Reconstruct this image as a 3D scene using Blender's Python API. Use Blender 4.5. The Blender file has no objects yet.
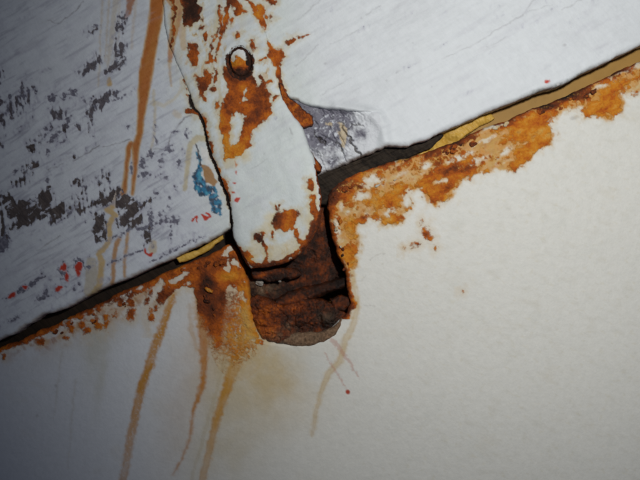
import bpy, math
import numpy as np
from mathutils import Matrix, Vector

# ------------------------------------------------------------------ scale and frame of the wall
K = 0.0005                      # metres per authoring unit (half a millimetre)
ROLL = math.radians(11.3)       # the camera was held rolled: rust runs straight down in the world
CR, SR = math.cos(ROLL), math.sin(ROLL)

def W(x, y, z=0.0):
    """wall coordinates (x right, y down, z out of the wall, half millimetres) -> world metres"""
    lx, ly = (x - 320.0) * K, (240.0 - y) * K
    return (lx * CR - ly * SR, -z * K, lx * SR + ly * CR)

scene = bpy.context.scene
COL = scene.collection

# ------------------------------------------------------------------ camera
cam_d = bpy.data.cameras.new('camera')
cam = bpy.data.objects.new('camera', cam_d); COL.objects.link(cam)
D = 900.0
cam_d.sensor_width = 36.0
cam_d.lens = 36.0 * (D - 6.0) / 640.0
cam_d.clip_start = 0.01; cam_d.clip_end = 20.0
R3 = Matrix(((CR, -SR, 0), (0, 0, -1), (SR, CR, 0)))
cam.matrix_world = Matrix.Translation(Vector(W(320, 240, D))) @ R3.to_4x4()
cam_d.dof.use_dof = True
cam_d.dof.focus_distance = (D - 14) * K
cam_d.dof.aperture_fstop = 9.0
scene.camera = cam

# ------------------------------------------------------------------ light
world = bpy.data.worlds.new('World'); scene.world = world; world.use_nodes = True
bg = world.node_tree.nodes['Background']
bg.inputs[0].default_value = (0.55, 0.68, 1.0, 1); bg.inputs[1].default_value = 0.056

lamp_d = bpy.data.lights.new('falloff_spot', 'SPOT')      # spot set beside the camera, its cone shaped for the falloff to the left
lamp_d.energy = 4.75; lamp_d.color = (1.0, 0.99, 0.955); lamp_d.shadow_soft_size = 0.012
lamp_d.spot_size = 1.462; lamp_d.spot_blend = 1.0
lamp = bpy.data.objects.new('falloff_spot', lamp_d); COL.objects.link(lamp)
lamp.location = W(521, 31, 752)
lamp.rotation_euler = (Vector(W(507, 126, 0)) - lamp.location).to_track_quat('-Z', 'Y').to_euler()

vs = scene.view_settings
vs.view_transform = 'Standard'; vs.look = 'None'; vs.exposure = 0.0; vs.gamma = 1.0
vs.use_curve_mapping = False
scene.cycles.pixel_filter_type = 'BLACKMAN_HARRIS'; scene.cycles.filter_width = 2.0

# ------------------------------------------------------------------ noise and shape fields
def _hash(ix, iy, s):
    h = (ix.astype(np.uint32) * np.uint32(374761393) + iy.astype(np.uint32) * np.uint32(668265263)
         + np.uint32((s * 2246822519) & 0xffffffff))
    h = (h ^ (h >> np.uint32(13))) * np.uint32(1274126177)
    h = (h ^ (h >> np.uint32(16))) * np.uint32(2246822519)
    h ^= h >> np.uint32(15)
    return h

def perlin(x, y, s):
    x = x.astype(np.float32); y = y.astype(np.float32)
    fx = np.floor(x); fy = np.floor(y)
    ix = fx.astype(np.int32); iy = fy.astype(np.int32)
    tx = x - fx; ty = y - fy
    ux = tx*tx*tx*(tx*(tx*6-15)+10); uy = ty*ty*ty*(ty*(ty*6-15)+10)
    def g(dx, dy):
        a = (_hash(ix+dx, iy+dy, s) & np.uint32(1023)).astype(np.float32) * np.float32(2*math.pi/1024)
        return np.cos(a)*(tx-dx) + np.sin(a)*(ty-dy)
    a = g(0,0); b = g(1,0); c = g(0,1); d = g(1,1)
    top = a + (b-a)*ux; bot = c + (d-c)*ux
    return (top + (bot-top)*uy) * 1.5

def fbm(x, y, sc, octv=4, s=1, ax=1.0, ang=0.0, gain=0.5):
    """fractal noise about -1..1; sc = size of the largest feature, ax = stretch along ang (degrees, image sense)"""
    if ang or ax != 1.0:
        a = math.radians(ang); ca, sa = math.cos(a), math.sin(a)
        x, y = (x*ca + y*sa)/ax, (-x*sa + y*ca)
    r = 0; amp = 1.0; f = 1.0/sc; tot = 0
    for i in range(octv):
        r = r + amp*perlin(x*f + 17.3*i + 1000, y*f + 31.7*i + 1000, s*13+i)
        tot += amp; amp *= gain; f *= 2.03
    return r/tot*1.5

def sstep(a, b, v):
    t = np.clip((v-a)/(b-a), 0, 1); return t*t*(3-2*t)

def near(X, Y, xs, ys, m):
    return np.nonzero((X > min(xs)-m) & (X < max(xs)+m) & (Y > min(ys)-m) & (Y < max(ys)+m))[0]

def poly_sd(X, Y, pts):
    """signed distance, positive inside"""
    d = np.full(X.shape, 1e9, np.float32); ins = np.zeros(X.shape, bool)
    n = len(pts)
    for i in range(n):
        x1, y1 = pts[i]; x2, y2 = pts[(i+1) % n]
        ex, ey = x2-x1, y2-y1; L = ex*ex+ey*ey + 1e-9
        t = np.clip(((X-x1)*ex + (Y-y1)*ey)/L, 0, 1)
        d = np.minimum(d, (X-x1-t*ex)**2 + (Y-y1-t*ey)**2)
        if y1 != y2:
            ins ^= ((y1 > Y) != (y2 > Y)) & (X < ex*(Y-y1)/(y2-y1) + x1)
    d = np.sqrt(d)
    return np.where(ins, d, -d)

FAR = -14.0
def blank(X): return np.full(X.shape, FAR, np.float32)
def poly(F, X, Y, pts, grow=0.0, m=14):
    i = near(X, Y, [p[0] for p in pts], [p[1] for p in pts], m)
    if len(i): F[i] = np.maximum(F[i], poly_sd(X[i], Y[i], pts) + grow)
def blob(F, X, Y, cx, cy, rx, ry, ang=0.0):
    r = max(rx, ry); i = near(X, Y, [cx], [cy], r + 14)
    if not len(i): return
    a = math.radians(ang); ca, sa = math.cos(a), math.sin(a)
    dx, dy = X[i]-cx, Y[i]-cy
    u = (dx*ca + dy*sa)/rx; v = (-dx*sa + dy*ca)/ry
    F[i] = np.maximum(F[i], (1-np.sqrt(u*u+v*v))*min(rx, ry)*0.85)
def stroke(F, X, Y, pts, m=14):
    """pts (x, y, half width)"""
    for (x1, y1, w1), (x2, y2, w2) in zip(pts[:-1], pts[1:]):
        i = near(X, Y, [x1, x2], [y1, y2], m + max(w1, w2))
        if not len(i): continue
        ex, ey = x2-x1, y2-y1; L = ex*ex+ey*ey + 1e-9
        t = np.clip(((X[i]-x1)*ex + (Y[i]-y1)*ey)/L, 0, 1)
        d = np.sqrt((X[i]-x1-t*ex)**2 + (Y[i]-y1-t*ey)**2)
        F[i] = np.maximum(F[i], w1 + (w2-w1)*t - d)
def gz(X, Y, cx, cy, rx, ry, ang=0):
    a = math.radians(ang); ca, sa = math.cos(a), math.sin(a); dx, dy = X-cx, Y-cy
    return np.exp(-((dx*ca+dy*sa)/rx)**2-((-dx*sa+dy*ca)/ry)**2)
def over(C, a, col):
    a = np.clip(a, 0, 1)[:, None]
    return C*(1-a) + np.array(col, np.float32)[None]*a

# ------------------------------------------------------------------ outlines
BOARD_LOW_L = [(-700,655),(-60,366),(0,340),(15,334),(28,325),(47,314),(66,309),(84,299),(105,288),(126,280),(152,268),
               (176,257),(193,249),(210,241),(226,232),(231,228)]
BOARD_LOW_R = [(384,147),(408,146.5),(425,140.5),(442,132.5),(462,124),(483,114),(505,105.5),(540,92),(565,84),
               (585,72.5),(620,55),(640,46),(700,22),(800,-22),(1300,-240)]
BOARD = BOARD_LOW_L + [(246,190),(262,120),(280,98),(296,101),(311,107),(329,109.5),(346,112),(362,114),(367,124),(368,140),(371,151.5)] \
        + BOARD_LOW_R + [(1300,-600),(-700,-600)]
STRAP = [(110,-600),(158,-40),(163,0),(166,30),(171,50),(179,68),(187,87),(192,100),(195,110),(200,114),(205,125),
         (207,137),(212,155),(217,168),(222,182),(228,197),(231,210),(233,228),(234,238),(240,250),(246,262),(251,269),
         (258,268),(270,267),(283,264.5),(295,259),(305,249),(313,238),(318,226),(321,207),(320.5,190),(317,172),
         (313,156),(308,143),(303,129),(294,116),(284,101),(281,86),(277,62),(268,36),(252,4),(240,-40),(192,-600)]
PANEL_EDGE = [(-700,667),(-60,378),(0,347),(19,341),(37,331),(52,326),(66,318),(84,311),(103,301),(120,292),(146,282),
              (165,272),(178,267),(195,260),(210,254),(230,243),(237,250),(243,266),(247,280),(250,300),(253,322),
              (262,340),(280,343),(300,344),(322,335),(338,323),(347,313),(351,304),(348,296),(347,284),(345,270),
              (338,255),(333,240),(329,220),(327.5,205),(328,195),(332,188),(345,178),(360,171),(378,165),(395,160),
              (408,157),(429,151),(442,146),(461,139),(479,129),(500,122),(510,119),(530,109),(555,100),(580,89),
              (600,80),(620,70),(640,61),(700,36),(800,-8),(1300,-226)]
PANEL = PANEL_EDGE + [(1300,1050),(-700,1050)]
CORNER = [(290,96),(311,104),(329,106),(346,108),(369,109),(388,112),(397,128),(395,143),(386,147),(371,154),(359,159),(350,162),
          (333,170),(318,175),(311,155),(300,140),(290,120)]

# ------------------------------------------------------------------ meshing
def axis(a, b, f0, f1, step):
    """fine between f0 and f1, growing outside"""
    f0 = max(a, f0); f1 = min(b, f1)
    core = list(np.arange(f0, f1 + step*0.5, step))
    out = []; v = core[-1]; s = step
    while v < b: s *= 1.12; v += s; out.append(min(v, b))
    pre = []; v = core[0]; s = step
    while v > a: s *= 1.12; v -= s; pre.append(max(v, a))
    return np.array(pre[::-1] + core + out)

def heightfield(box, step, sd_fn, z_fn, attr_fn, depth, fine=None):
    """surface clipped to sd > 0 with real edge walls running back by depth.
    returns verts (wall coordinates), tris, attrs"""
    x0, y0, x1, y1 = box
    f = fine or box
    xs = axis(x0, x1, f[0], f[2], step); ys = axis(y0, y1, f[1], f[3], step)
    gx, gy = np.meshgrid(xs, ys); H, Wd = gx.shape
    X = gx.ravel().astype(np.float32); Y = gy.ravel().astype(np.float32)
    S = sd_fn(X, Y).astype(np.float32)
    S[np.abs(S) < 0.02] = 0.02
    idx = np.arange(H*Wd).reshape(H, Wd)
    a, b, c, d = idx[:-1,:-1].ravel(), idx[:-1,1:].ravel(), idx[1:,1:].ravel(), idx[1:,:-1].ravel()
    T = np.concatenate([np.stack([a,d,c],1), np.stack([a,c,b],1)])
    pos = S[T] > 0; cnt = pos.sum(1)
    full = T[cnt == 3]
    newX, newY, tris, wall = [], [], [full], []
    nb = H*Wd; cache_a, cache_b = [], []
    keys = []
    def cut(p, q):                      # arrays of vertex pairs -> keys
        lo = np.minimum(p, q).astype(np.int64); hi = np.maximum(p, q).astype(np.int64)
        return lo*(H*Wd) + hi
    T1 = T[cnt == 1]; p1 = S[T1] > 0; r = np.argmax(p1, 1)
    T1 = np.stack([T1[np.arange(len(T1)), (r+k) % 3] for k in range(3)], 1) if len(T1) else T1.reshape(0,3)
    T2 = T[cnt == 2]; p2 = S[T2] <= 0; r = np.argmax(p2, 1)
    T2 = np.stack([T2[np.arange(len(T2)), (r+k) % 3] for k in range(3)], 1) if len(T2) else T2.reshape(0,3)
    k1a, k1b = cut(T1[:,0], T1[:,1]), cut(T1[:,0], T1[:,2])
    k2a, k2b = cut(T2[:,0], T2[:,1]), cut(T2[:,0], T2[:,2])
    allk = np.concatenate([k1a, k1b, k2a, k2b]); uk, inv = np.unique(allk, return_inverse=True)
    lo, hi = uk // (H*Wd), uk % (H*Wd)
    t = S[lo]/(S[lo]-S[hi])
    cx = X[lo] + (X[hi]-X[lo])*t; cy = Y[lo] + (Y[hi]-Y[lo])*t
    inv = inv + nb; n1, n2 = len(T1), len(T2)
    i1a, i1b = inv[:n1], inv[n1:2*n1]; i2a, i2b = inv[2*n1:2*n1+n2], inv[2*n1+n2:]
    tris.append(np.stack([T1[:,0], i1a, i1b], 1))
    tris.append(np.stack([i2a, T2[:,1], T2[:,2]], 1)); tris.append(np.stack([i2a, T2[:,2], i2b], 1))
    edges = np.concatenate([np.stack([i1a, i1b], 1), np.stack([i2b, i2a], 1)])
    X = np.concatenate([X, cx]); Y = np.concatenate([Y, cy]); S = np.concatenate([S, np.zeros(len(cx), np.float32)])
    tris = np.concatenate(tris)
    used = np.zeros(len(X), bool); used[tris.ravel()] = True
    remap = np.cumsum(used) - 1
    X, Y, S = X[used], Y[used], S[used]; tris = remap[tris]; edges = remap[edges]
    att = attr_fn(X, Y, S)
    Z = z_fn(X, Y, S, att)
    # walls: three rings going back
    n = len(X); ring = np.unique(edges); m = {}
    lut = np.full(n, -1); lut[ring] = np.arange(len(ring))
    VX, VY, VZ = [X], [Y], [Z]; prev = ring.copy(); base = n; wt = []
    prev_idx = ring
    for q in range(1, 4):
        VX.append(X[ring] + fbm(X[ring], Y[ring]+q*9, 5, 2, 90+q)*0.35)
        VY.append(Y[ring] + fbm(X[ring]+50, Y[ring]+q*9, 5, 2, 95+q)*0.35)
        VZ.append(Z[ring] - depth*q/3.0)
        cur = np.arange(len(ring)) + base; base += len(ring)
        e0, e1 = lut[edges[:,0]], lut[edges[:,1]]
        wt.append(np.stack([prev_idx[e0], cur[e0], cur[e1]], 1)); wt.append(np.stack([prev_idx[e0], cur[e1], prev_idx[e1]], 1))
        prev_idx = cur
    for k in att: att[k] = np.concatenate([att[k]] + [att[k][ring]]*3)
    return np.concatenate(VX), np.concatenate(VY), np.concatenate(VZ), np.concatenate([tris] + wt), att

def make_mesh(name, V, tris, att, mat, parent=None, origin=None):
    X, Y, Z = V
    lx, ly = (X-320.0)*K, (240.0-Y)*K
    P = np.stack([lx*CR - ly*SR, -Z*K, lx*SR + ly*CR], 1)
    o3 = np.array(parent.location if parent is not None else (W(*origin) if origin else (0,0,0)))
    P = (P - o3).astype(np.float32)
    me = bpy.data.meshes.new(name)
    me.vertices.add(len(P)); me.vertices.foreach_set('co', P.ravel())
    n = len(tris); me.loops.add(n*3); me.loops.foreach_set('vertex_index', tris.astype(np.int32).ravel())
    me.polygons.add(n); me.polygons.foreach_set('loop_start', np.arange(0, n*3, 3, dtype=np.int32))
    me.polygons.foreach_set('use_smooth', np.ones(n, bool))
    me.update(calc_edges=True); me.validate()
    for k, v in (att or {}).items():
        if v.ndim == 2:
            a = me.attributes.new(k, 'FLOAT_COLOR', 'POINT')
            a.data.foreach_set('color', np.concatenate([v, np.ones((len(v),1))], 1).astype(np.float32).ravel())
        else:
            a = me.attributes.new(k, 'FLOAT', 'POINT'); a.data.foreach_set('value', v.astype(np.float32))
    me.materials.append(mat)
    o = bpy.data.objects.new(name, me); COL.objects.link(o)
    if parent is not None: o.parent = parent
    else: o.location = o3
    return o

def root(name, label, cat, pos):
    o = bpy.data.objects.new(name, None); COL.objects.link(o); o.location = W(*pos)
    o.empty_display_size = 0.01; o['label'] = label; o['category'] = cat
    return o
def tag(o, label=None, cat=None, kind=None):
    if label: o['label'] = label
    if cat: o['category'] = cat
    if kind: o['kind'] = kind
    return o

# ------------------------------------------------------------------ materials
def nt_of(name):
    m = bpy.data.materials.new(name); m.use_nodes = True
    nt = m.node_tree; return m, nt, nt.nodes['Principled BSDF']
def N(nt, kind, **kw):
    n = nt.nodes.new(kind)
    for k, v in kw.items(): setattr(n, k, v)
    return n
def noise(nt, scale, detail=4, rough=0.55, stretch=None, coord=None):
    tc = coord
    n = N(nt, 'ShaderNodeTexNoise'); n.inputs['Scale'].default_value = scale
    n.inputs['Detail'].default_value = detail; n.inputs['Roughness'].default_value = rough
    nt.links.new(tc, n.inputs['Vector']); return n.outputs['Fac']
def math_(nt, op, a, b=None, c=None):
    n = N(nt, 'ShaderNodeMath', operation=op)
    for i, v in enumerate((a, b, c)):
        if v is None: continue
        if isinstance(v, (int, float)): n.inputs[i].default_value = v
        else: nt.links.new(v, n.inputs[i])
    return n.outputs[0]
def mixc(nt, f, a, b, blend='MIX'):
    n = N(nt, 'ShaderNodeMix', data_type='RGBA', blend_type=blend)
    for s, v in ((n.inputs['Factor'], f), (n.inputs[6], a), (n.inputs[7], b)):
        if isinstance(v, (int, float)): s.default_value = v
        elif isinstance(v, tuple): s.default_value = v + (1,)
        else: nt.links.new(v, s)
    return n.outputs[2]
def ramp(nt, f, stops):
    n = N(nt, 'ShaderNodeValToRGB'); cr = n.color_ramp
    while len(cr.elements) < len(stops): cr.elements.new(0.5)
    for e, (p, c) in zip(cr.elements, stops): e.position = p; e.color = tuple(c) + (1,)
    nt.links.new(f, n.inputs[0]); return n.outputs[0]
def attr(nt, name, fac=True):
    n = N(nt, 'ShaderNodeAttribute', attribute_name=name); return n.outputs['Fac' if fac else 'Color']
def smask(nt, v):
    n = N(nt, 'ShaderNodeMapRange', interpolation_type='SMOOTHSTEP')
    n.inputs['From Min'].default_value = -0.55; n.inputs['From Max'].default_value = 0.65
    nt.links.new(v, n.inputs['Value']); return n.outputs[0]
def grain_coord(nt, ang, sx, sy):
    g = N(nt, 'ShaderNodeTexCoord').outputs['Object']
    m = N(nt, 'ShaderNodeMapping', vector_type='TEXTURE')
    m.inputs['Rotation'].default_value = (0, ang, 0); m.inputs['Scale'].default_value = (sx, 1, sy)
    nt.links.new(g, m.inputs['Vector']); return m.outputs[0]

RUST = [(0.0,(0.010,0.005,0.003)),(0.2,(0.045,0.015,0.007)),(0.42,(0.19,0.040,0.007)),(0.60,(0.45,0.10,0.006)),
        (0.80,(0.60,0.22,0.012)),(1.0,(0.64,0.36,0.08))]

def paint_material(name, grain=0.0, peel=0.35, rough=0.42):
    m, nt, b = nt_of(name); co = N(nt, 'ShaderNodeTexCoord').outputs['Object']
    gc = grain_coord(nt, 0.64, 6.0, 1.0)
    n1 = noise(nt, 900, 5, 0.65, coord=co); n2 = noise(nt, 260, 5, 0.6, coord=co); n3 = noise(nt, 2400, 3, 0.6, coord=co)
    g1 = noise(nt, 700, 4, 0.6, coord=gc)
    mott = math_(nt, 'MULTIPLY_ADD', n2, 0.16, 0.92)
    mott = math_(nt, 'MULTIPLY', mott, math_(nt, 'MULTIPLY_ADD', n1, 0.14, 0.93))
    if grain: mott = math_(nt, 'MULTIPLY', mott, math_(nt, 'MULTIPLY_ADD', g1, grain, 1-grain*0.5))
    comb = N(nt, 'ShaderNodeCombineColor'); 
    for i in range(3): nt.links.new(mott, comb.inputs[i])
    base = mixc(nt, 1.0, attr(nt, 'pigment', False), comb.outputs[0], 'MULTIPLY')
    jit = math_(nt, 'MULTIPLY', math_(nt, 'SUBTRACT', n1, 0.5), 2.4)
    bm = smask(nt, math_(nt, 'ADD', attr(nt, 'bare'), jit))
    rm = smask(nt, math_(nt, 'ADD', attr(nt, 'rust'), jit))
    brown = ramp(nt, g1, [(0.3,(0.038,0.026,0.020)),(0.55,(0.075,0.054,0.043)),(0.8,(0.15,0.12,0.105))])
    lilac = ramp(nt, n1, [(0.3,(0.10,0.10,0.14)),(0.55,(0.20,0.20,0.26)),(0.75,(0.40,0.40,0.46))])
    bcol = mixc(nt, attr(nt, 'bare_tone'), brown, lilac)
    tone = math_(nt, 'ADD', attr(nt, 'rust_tone'), math_(nt, 'MULTIPLY', math_(nt, 'SUBTRACT', n1, 0.5), 0.42))
    tone = math_(nt, 'ADD', tone, math_(nt, 'MULTIPLY', math_(nt, 'SUBTRACT', n3, 0.5), 0.14))
    rcol = ramp(nt, tone, RUST)
    c = mixc(nt, rm, mixc(nt, bm, base, bcol), rcol)
    nt.links.new(c, b.inputs['Base Color'])
    r = math_(nt, 'MAXIMUM', math_(nt, 'MULTIPLY', rm, 0.85), math_(nt, 'MULTIPLY', bm, 0.8))
    r = math_(nt, 'MAXIMUM', r, math_(nt, 'MULTIPLY_ADD', n1, 0.25, rough))
    nt.links.new(r, b.inputs['Roughness']); b.inputs['Specular IOR Level'].default_value = 0.35
    h = math_(nt, 'MULTIPLY', n1, peel)
    h = math_(nt, 'ADD', h, math_(nt, 'MULTIPLY', n2, peel*0.8))
    if grain: h = math_(nt, 'ADD', h, math_(nt, 'MULTIPLY', g1, grain*2.5))
    h = math_(nt, 'ADD', h, math_(nt, 'MULTIPLY', rm, math_(nt, 'MULTIPLY_ADD', n1, 1.3, 0.0)))
    h = math_(nt, 'ADD', h, math_(nt, 'MULTIPLY', bm, math_(nt, 'MULTIPLY_ADD', n1, 0.9, -0.55)))
    bp = N(nt, 'ShaderNodeBump'); bp.inputs['Strength'].default_value = 0.7; bp.inputs['Distance'].default_value = K
    nt.links.new(h, bp.inputs['Height']); nt.links.new(bp.outputs[0], b.inputs['Normal'])
    return m

def rust_material(name, shift=0.0, gloss=0.75):
    m, nt, b = nt_of(name); co = N(nt, 'ShaderNodeTexCoord').outputs['Object']
    n1 = noise(nt, 700, 6, 0.7, coord=co); n2 = noise(nt, 170, 4, 0.6, coord=co); n3 = noise(nt, 2200, 3, 0.6, coord=co)
    t = math_(nt, 'ADD', attr(nt, 'rust_tone'), math_(nt, 'MULTIPLY', math_(nt, 'SUBTRACT', n1, 0.5), 0.8))
    t = math_(nt, 'ADD', t, math_(nt, 'MULTIPLY_ADD', n2, 0.5, -0.25 + shift))
    c = ramp(nt, t, RUST)
    grey = attr(nt, 'bare_tone')
    c = mixc(nt, grey, c, ramp(nt, n1, [(0.3,(0.09,0.055,0.03)),(0.5,(0.22,0.145,0.085)),(0.75,(0.38,0.29,0.19))]))
    nt.links.new(c, b.inputs['Base Color']); b.inputs['Roughness'].default_value = gloss
    b.inputs['Specular IOR Level'].default_value = 0.4
    h = math_(nt, 'ADD', math_(nt, 'MULTIPLY', n1, 3.0), math_(nt, 'MULTIPLY', n3, 0.7))
    bp = N(nt, 'ShaderNodeBump'); bp.inputs['Strength'].default_value = 0.8; bp.inputs['Distance'].default_value = K
    nt.links.new(h, bp.inputs['Height']); nt.links.new(bp.outputs[0], b.inputs['Normal'])
    return m

def plain_material(name, dark, light, scale, rough=0.7, bump=1.0, ang=0.64, stretch=1.0):
    m, nt, b = nt_of(name); co = grain_coord(nt, ang, stretch, 1.0)
    n1 = noise(nt, scale, 5, 0.62, coord=co); n2 = noise(nt, scale*0.22, 3, 0.5, coord=co)
    s = math_(nt, 'MULTIPLY_ADD', n1, 0.6, math_(nt, 'MULTIPLY', n2, 0.4))
    mid = tuple((a+b_)/2 for a, b_ in zip(dark, light))
    nt.links.new(ramp(nt, s, [(0.34, dark), (0.5, mid), (0.66, light)]), b.inputs['Base Color'])
    b.inputs['Roughness'].default_value = rough; b.inputs['Specular IOR Level'].default_value = 0.3
    bp = N(nt, 'ShaderNodeBump'); bp.inputs['Strength'].default_value = 0.7; bp.inputs['Distance'].default_value = K*bump
    nt.links.new(n1, bp.inputs['Height']); nt.links.new(bp.outputs[0], b.inputs['Normal'])
    return m

M_board = paint_material('weathered_board_paint', grain=0.10, peel=0.30)
M_strap = paint_material('thick_strap_paint', grain=0.0, peel=0.45)
M_panel = paint_material('steel_panel_paint', grain=0.0, peel=0.30)
M_corner = paint_material('broken_corner_paint', grain=0.10, peel=1.0, rough=0.5)
M_rust = rust_material('scaly_rust')
M_rust_wet = rust_material('dark_rust', -0.03, 0.36)
M_ochre = plain_material('ochre_lining_paint', (0.30,0.165,0.035), (0.37,0.21,0.05), 120, 0.6, 0.4)
M_yellow = plain_material('crumpled_yellow_sealant', (0.46,0.26,0.035), (0.66,0.42,0.09), 300, 0.5, 1.0)
M_fibre = plain_material('rotten_timber_fibres', (0.003,0.002,0.002), (0.050,0.036,0.024), 500, 0.85, 4.0, 0.55, 9.0)
M_gap_shade = plain_material('gap_shade_brown', (0.010,0.007,0.005), (0.035,0.022,0.014), 500, 0.9, 2.0, 0.64, 6.0)  # near-black brown of the strip that shades the left gap
M_chip = plain_material('pale_chip', (0.16,0.14,0.12), (0.42,0.39,0.34), 900, 0.6, 1.0)

# ------------------------------------------------------------------ what has happened to the upper paint (board and strap)
def warp(X, Y, a=1.6, s=5, sc=9.0):
    return X + fbm(X, Y, sc, 4, s)*a, Y + fbm(X, Y, sc, 4, s+1)*a

def upper_paint(X, Y, S=None, strap=False):
    wx, wy = warp(X, Y, 2.2, 5)
    ex, ey = warp(X, Y, 0.9, 9, 16.0)
    C = np.empty((len(X), 3), np.float32)
    left = 1 - sstep(150, 300, X)
    C[:] = np.array((0.66,0.69,0.715), np.float32)
    C = over(C, left*0.9, (0.60,0.635,0.69))  # cool ambient light of the left side put into the paint colour
    sx = sstep(150, 185, X + (Y-60)*-0.25) * (1-sstep(285, 330, X - (Y-60)*0.2))
    C = over(C, sx*0.85, (0.62,0.67,0.66))
    C = over(C, 0.35*sx*sstep(0.0,0.8,fbm(X,Y,22,4,23)), (0.60,0.61,0.65)); C = over(C, 0.28*sx*sstep(0.1,0.8,fbm(X,Y,12,4,24)), (0.55,0.60,0.55))
    grime = fbm(X, Y, 60, 4, 21, ax=2.2, ang=-29)
    C = over(C, 0.16*np.clip(grime, 0, 1), (0.40,0.40,0.42))
    C = over(C, (0.16+0.1*left)*sstep(0.18, 0.75, fbm(X, Y, 13, 4, 22, ax=5.0, ang=-31)), (0.36,0.35,0.42))

    # --- bare wood and grey undercoat showing through chips
    B = blank(X); BT = np.full(X.shape, 0.12, np.float32)
    for a in [(94,33,5,2.6,-20),(99,61,3,4,0),(90,69,7,4,-30),(84,74,3,2,-30),(101,104,10.5,5.5,-22),(111,97,6,3,-35),(94,110,4,4,0),
              (92,120,1.8,7,-8),(61,115,4.5,4.5,0),(1,76,3,4,0),(37,92,2,2.5,0),(4,116,3.5,3,0),(4,120,3,5,0),(66,128,2.6,3,0),(80,128,2,2.4,0),
              (34,149,4,5.5,0),(35,166,5.5,2.8,-10),(28,177,2.3,5,0),(23,181,7,2.2,-30),(3,145,1.8,1.8,0),(82,183,4.5,3,-10),
              (107,178,1.8,3,0),(100,184,1.8,1.5,0),(4,212,2.2,5,0),(6,231,3.2,8,0),(81,204,1.3,4,0),(77,206,1.3,4,0),
              (72,207,1.2,3,0),(85,198,1.3,5,10),(55,120,1.5,5,0),(40,142,1.8,4,0),(12,109,1.4,5,-8),(19,103,1.3,5,0),
              (23,104,1.1,4,0),(26,93,1.2,3.4,0),(29,98,1.2,3.4,0),(4,103,2.5,2,0),(117,48,1.4,4,0),(149,236,3.6,8,-4),(76,158,1,1,0)]:
        blob(B, wx, wy, *a)
    poly(B, wx, wy, [(120,18),(129,16),(129,24),(125,27),(125,34),(120,33),(118,27),(122,24)])
    stroke(B, wx, wy, [(124,48,2.5),(123.5,58,4),(118,68,3.5),(109,72,2.6)])
    poly(B, wx, wy, [(2,194),(11,195),(19,202),(32,201),(43,193),(53,187),(55,197),(53,207),(57,207),(66,202),(67,214),(54,224),
                     (52,216),(37,220),(24,231),(14,231),(17,219),(9,214),(7,202)])
    poly(B, wx, wy, [(97,205),(103,191),(108,197),(119,188),(123,194),(134,196),(140,205),(155,199),(151,204),(141,209),(145,222),
                     (134,229),(119,226),(121,209),(112,205),(102,206)])
    poly(B, wx, wy, [(96,215),(105,213),(107,225),(108,238),(98,242),(96,230)])
    stroke(B, wx, wy, [(82,211,0.8),(90,208,0.9),(97,204,1.6)])
    bars = fbm(X, Y, 3.2, 2, 33, ax=3.2, ang=84)            # torn edges run across the grain
    B = np.where(B > -9, B + bars*3.0 + fbm(X, Y, 4.5, 3, 34)*1.6 + 0.35, B)
    G = blank(X)                                            # lilac-grey, thinner wear
    for a in [(49,130,3,4,0),(56,138,3,8,40),(70,121,3,5,30),(50,153,2,4,0),(18,173,2,5,35),(49,180,2,3,0),(144,164,4,6,0),(152,155,4,4,0),
              (162,161,2.6,6,10),(170,150,5,3,0),(176,132,3.5,2,-30),(187,136,2.2,4,-15),(190,133,1.5,3,-15),(157,128,2,3,0),(157,141,2,3,0),
              (152,219,3,9,0),(165,220,5,3,-20),(162,214,3,2,-30),(145,203,10,2.2,-22),(176,221,5.5,4.5,0),(90,267,6,1.8,-25),
              (45,297,8,3.2,-28),(17,318,6,2,-25),(0,329,3,3,0),(81,263,6,6,0),(66,272,5,9,-10),(60,288,7,3,-30),(6,243,7,10,20),
              (130,128,2,2,0),(74,94,4,5,30),(54,99,6,4,-30),(67,98,4,3,-30),(180,165,3,5,0),(134,170,4,6,0),(146,175,5,4,0),(166,178,3,2,0),
              (157,193,2,2,0),(170,198,2,2,0),(171,207,1.2,2,0),(122,99,8,1.2,-27)]:
        blob(G, wx, wy, *a)
    stroke(G, wx, wy, [(7,299,1.2),(22,291,2.5),(36,283,2.5),(47,274,1.5)])
    stroke(G, wx, wy, [(110,265,1),(127,256,1.6),(144,250,1.3)])
    stroke(G, wx, wy, [(108,241,1.5),(122,234,1.8),(136,229,1.8),(152,226,2),(166,221,1.5)])
    stroke(G, wx, wy, [(172,226,1.3),(172,236,1.5),(173,243,1)])
    stroke(G, wx, wy, [(150,262,1.0),(170,252,1.4),(190,243,1.2),(206,236,1)])
    # scattered small wear along the grain, denser at the lower left
    dens = np.zeros_like(X)
    for (cx, cy, rx, ry, w) in [(30,110,60,42,0.9),(60,150,60,40,0.75),(150,130,60,60,0.5),(40,215,60,30,0.9),(120,215,60,30,0.8),(60,285,80,30,0.85),
                                (165,165,35,35,0.85),(175,235,40,16,0.8),(110,60,45,45,0.45),(20,30,60,50,0.25),(350,25,70,30,0.30),
                                (520,12,70,22,0.42),(430,70,120,60,0.12),(300,75,25,40,0.15)]:
        dens = np.maximum(dens, w*np.exp(-((X-cx)/rx)**2-((Y-cy)/ry)**2))
    fl = fbm(X, Y, 9, 4, 41, ax=3.4, ang=-32)*0.62 + fbm(X, Y, 5, 3, 43, ax=2.0, ang=86)*0.38
    if strap: dens = dens*(1-sstep(-1, 3, S))
    G = np.maximum(G, np.clip((fl - (0.90 - 0.66*dens))*9, -6, 2.2))
    G = np.where(G > -9, G + fbm(X, Y, 3.2, 3, 44)*2.6 - 0.5, G)
    G = np.maximum(G, np.where((B > -6) & (B < 1), B + 1.2 + fbm(X, Y, 5, 3, 45)*3.0 - 1.6, FAR))
    C = over(C, (0.16+0.34*dens)*sstep(0.55-0.5*dens, 1.0-0.5*dens, fl+0.18), (0.33,0.32,0.41))
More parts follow.
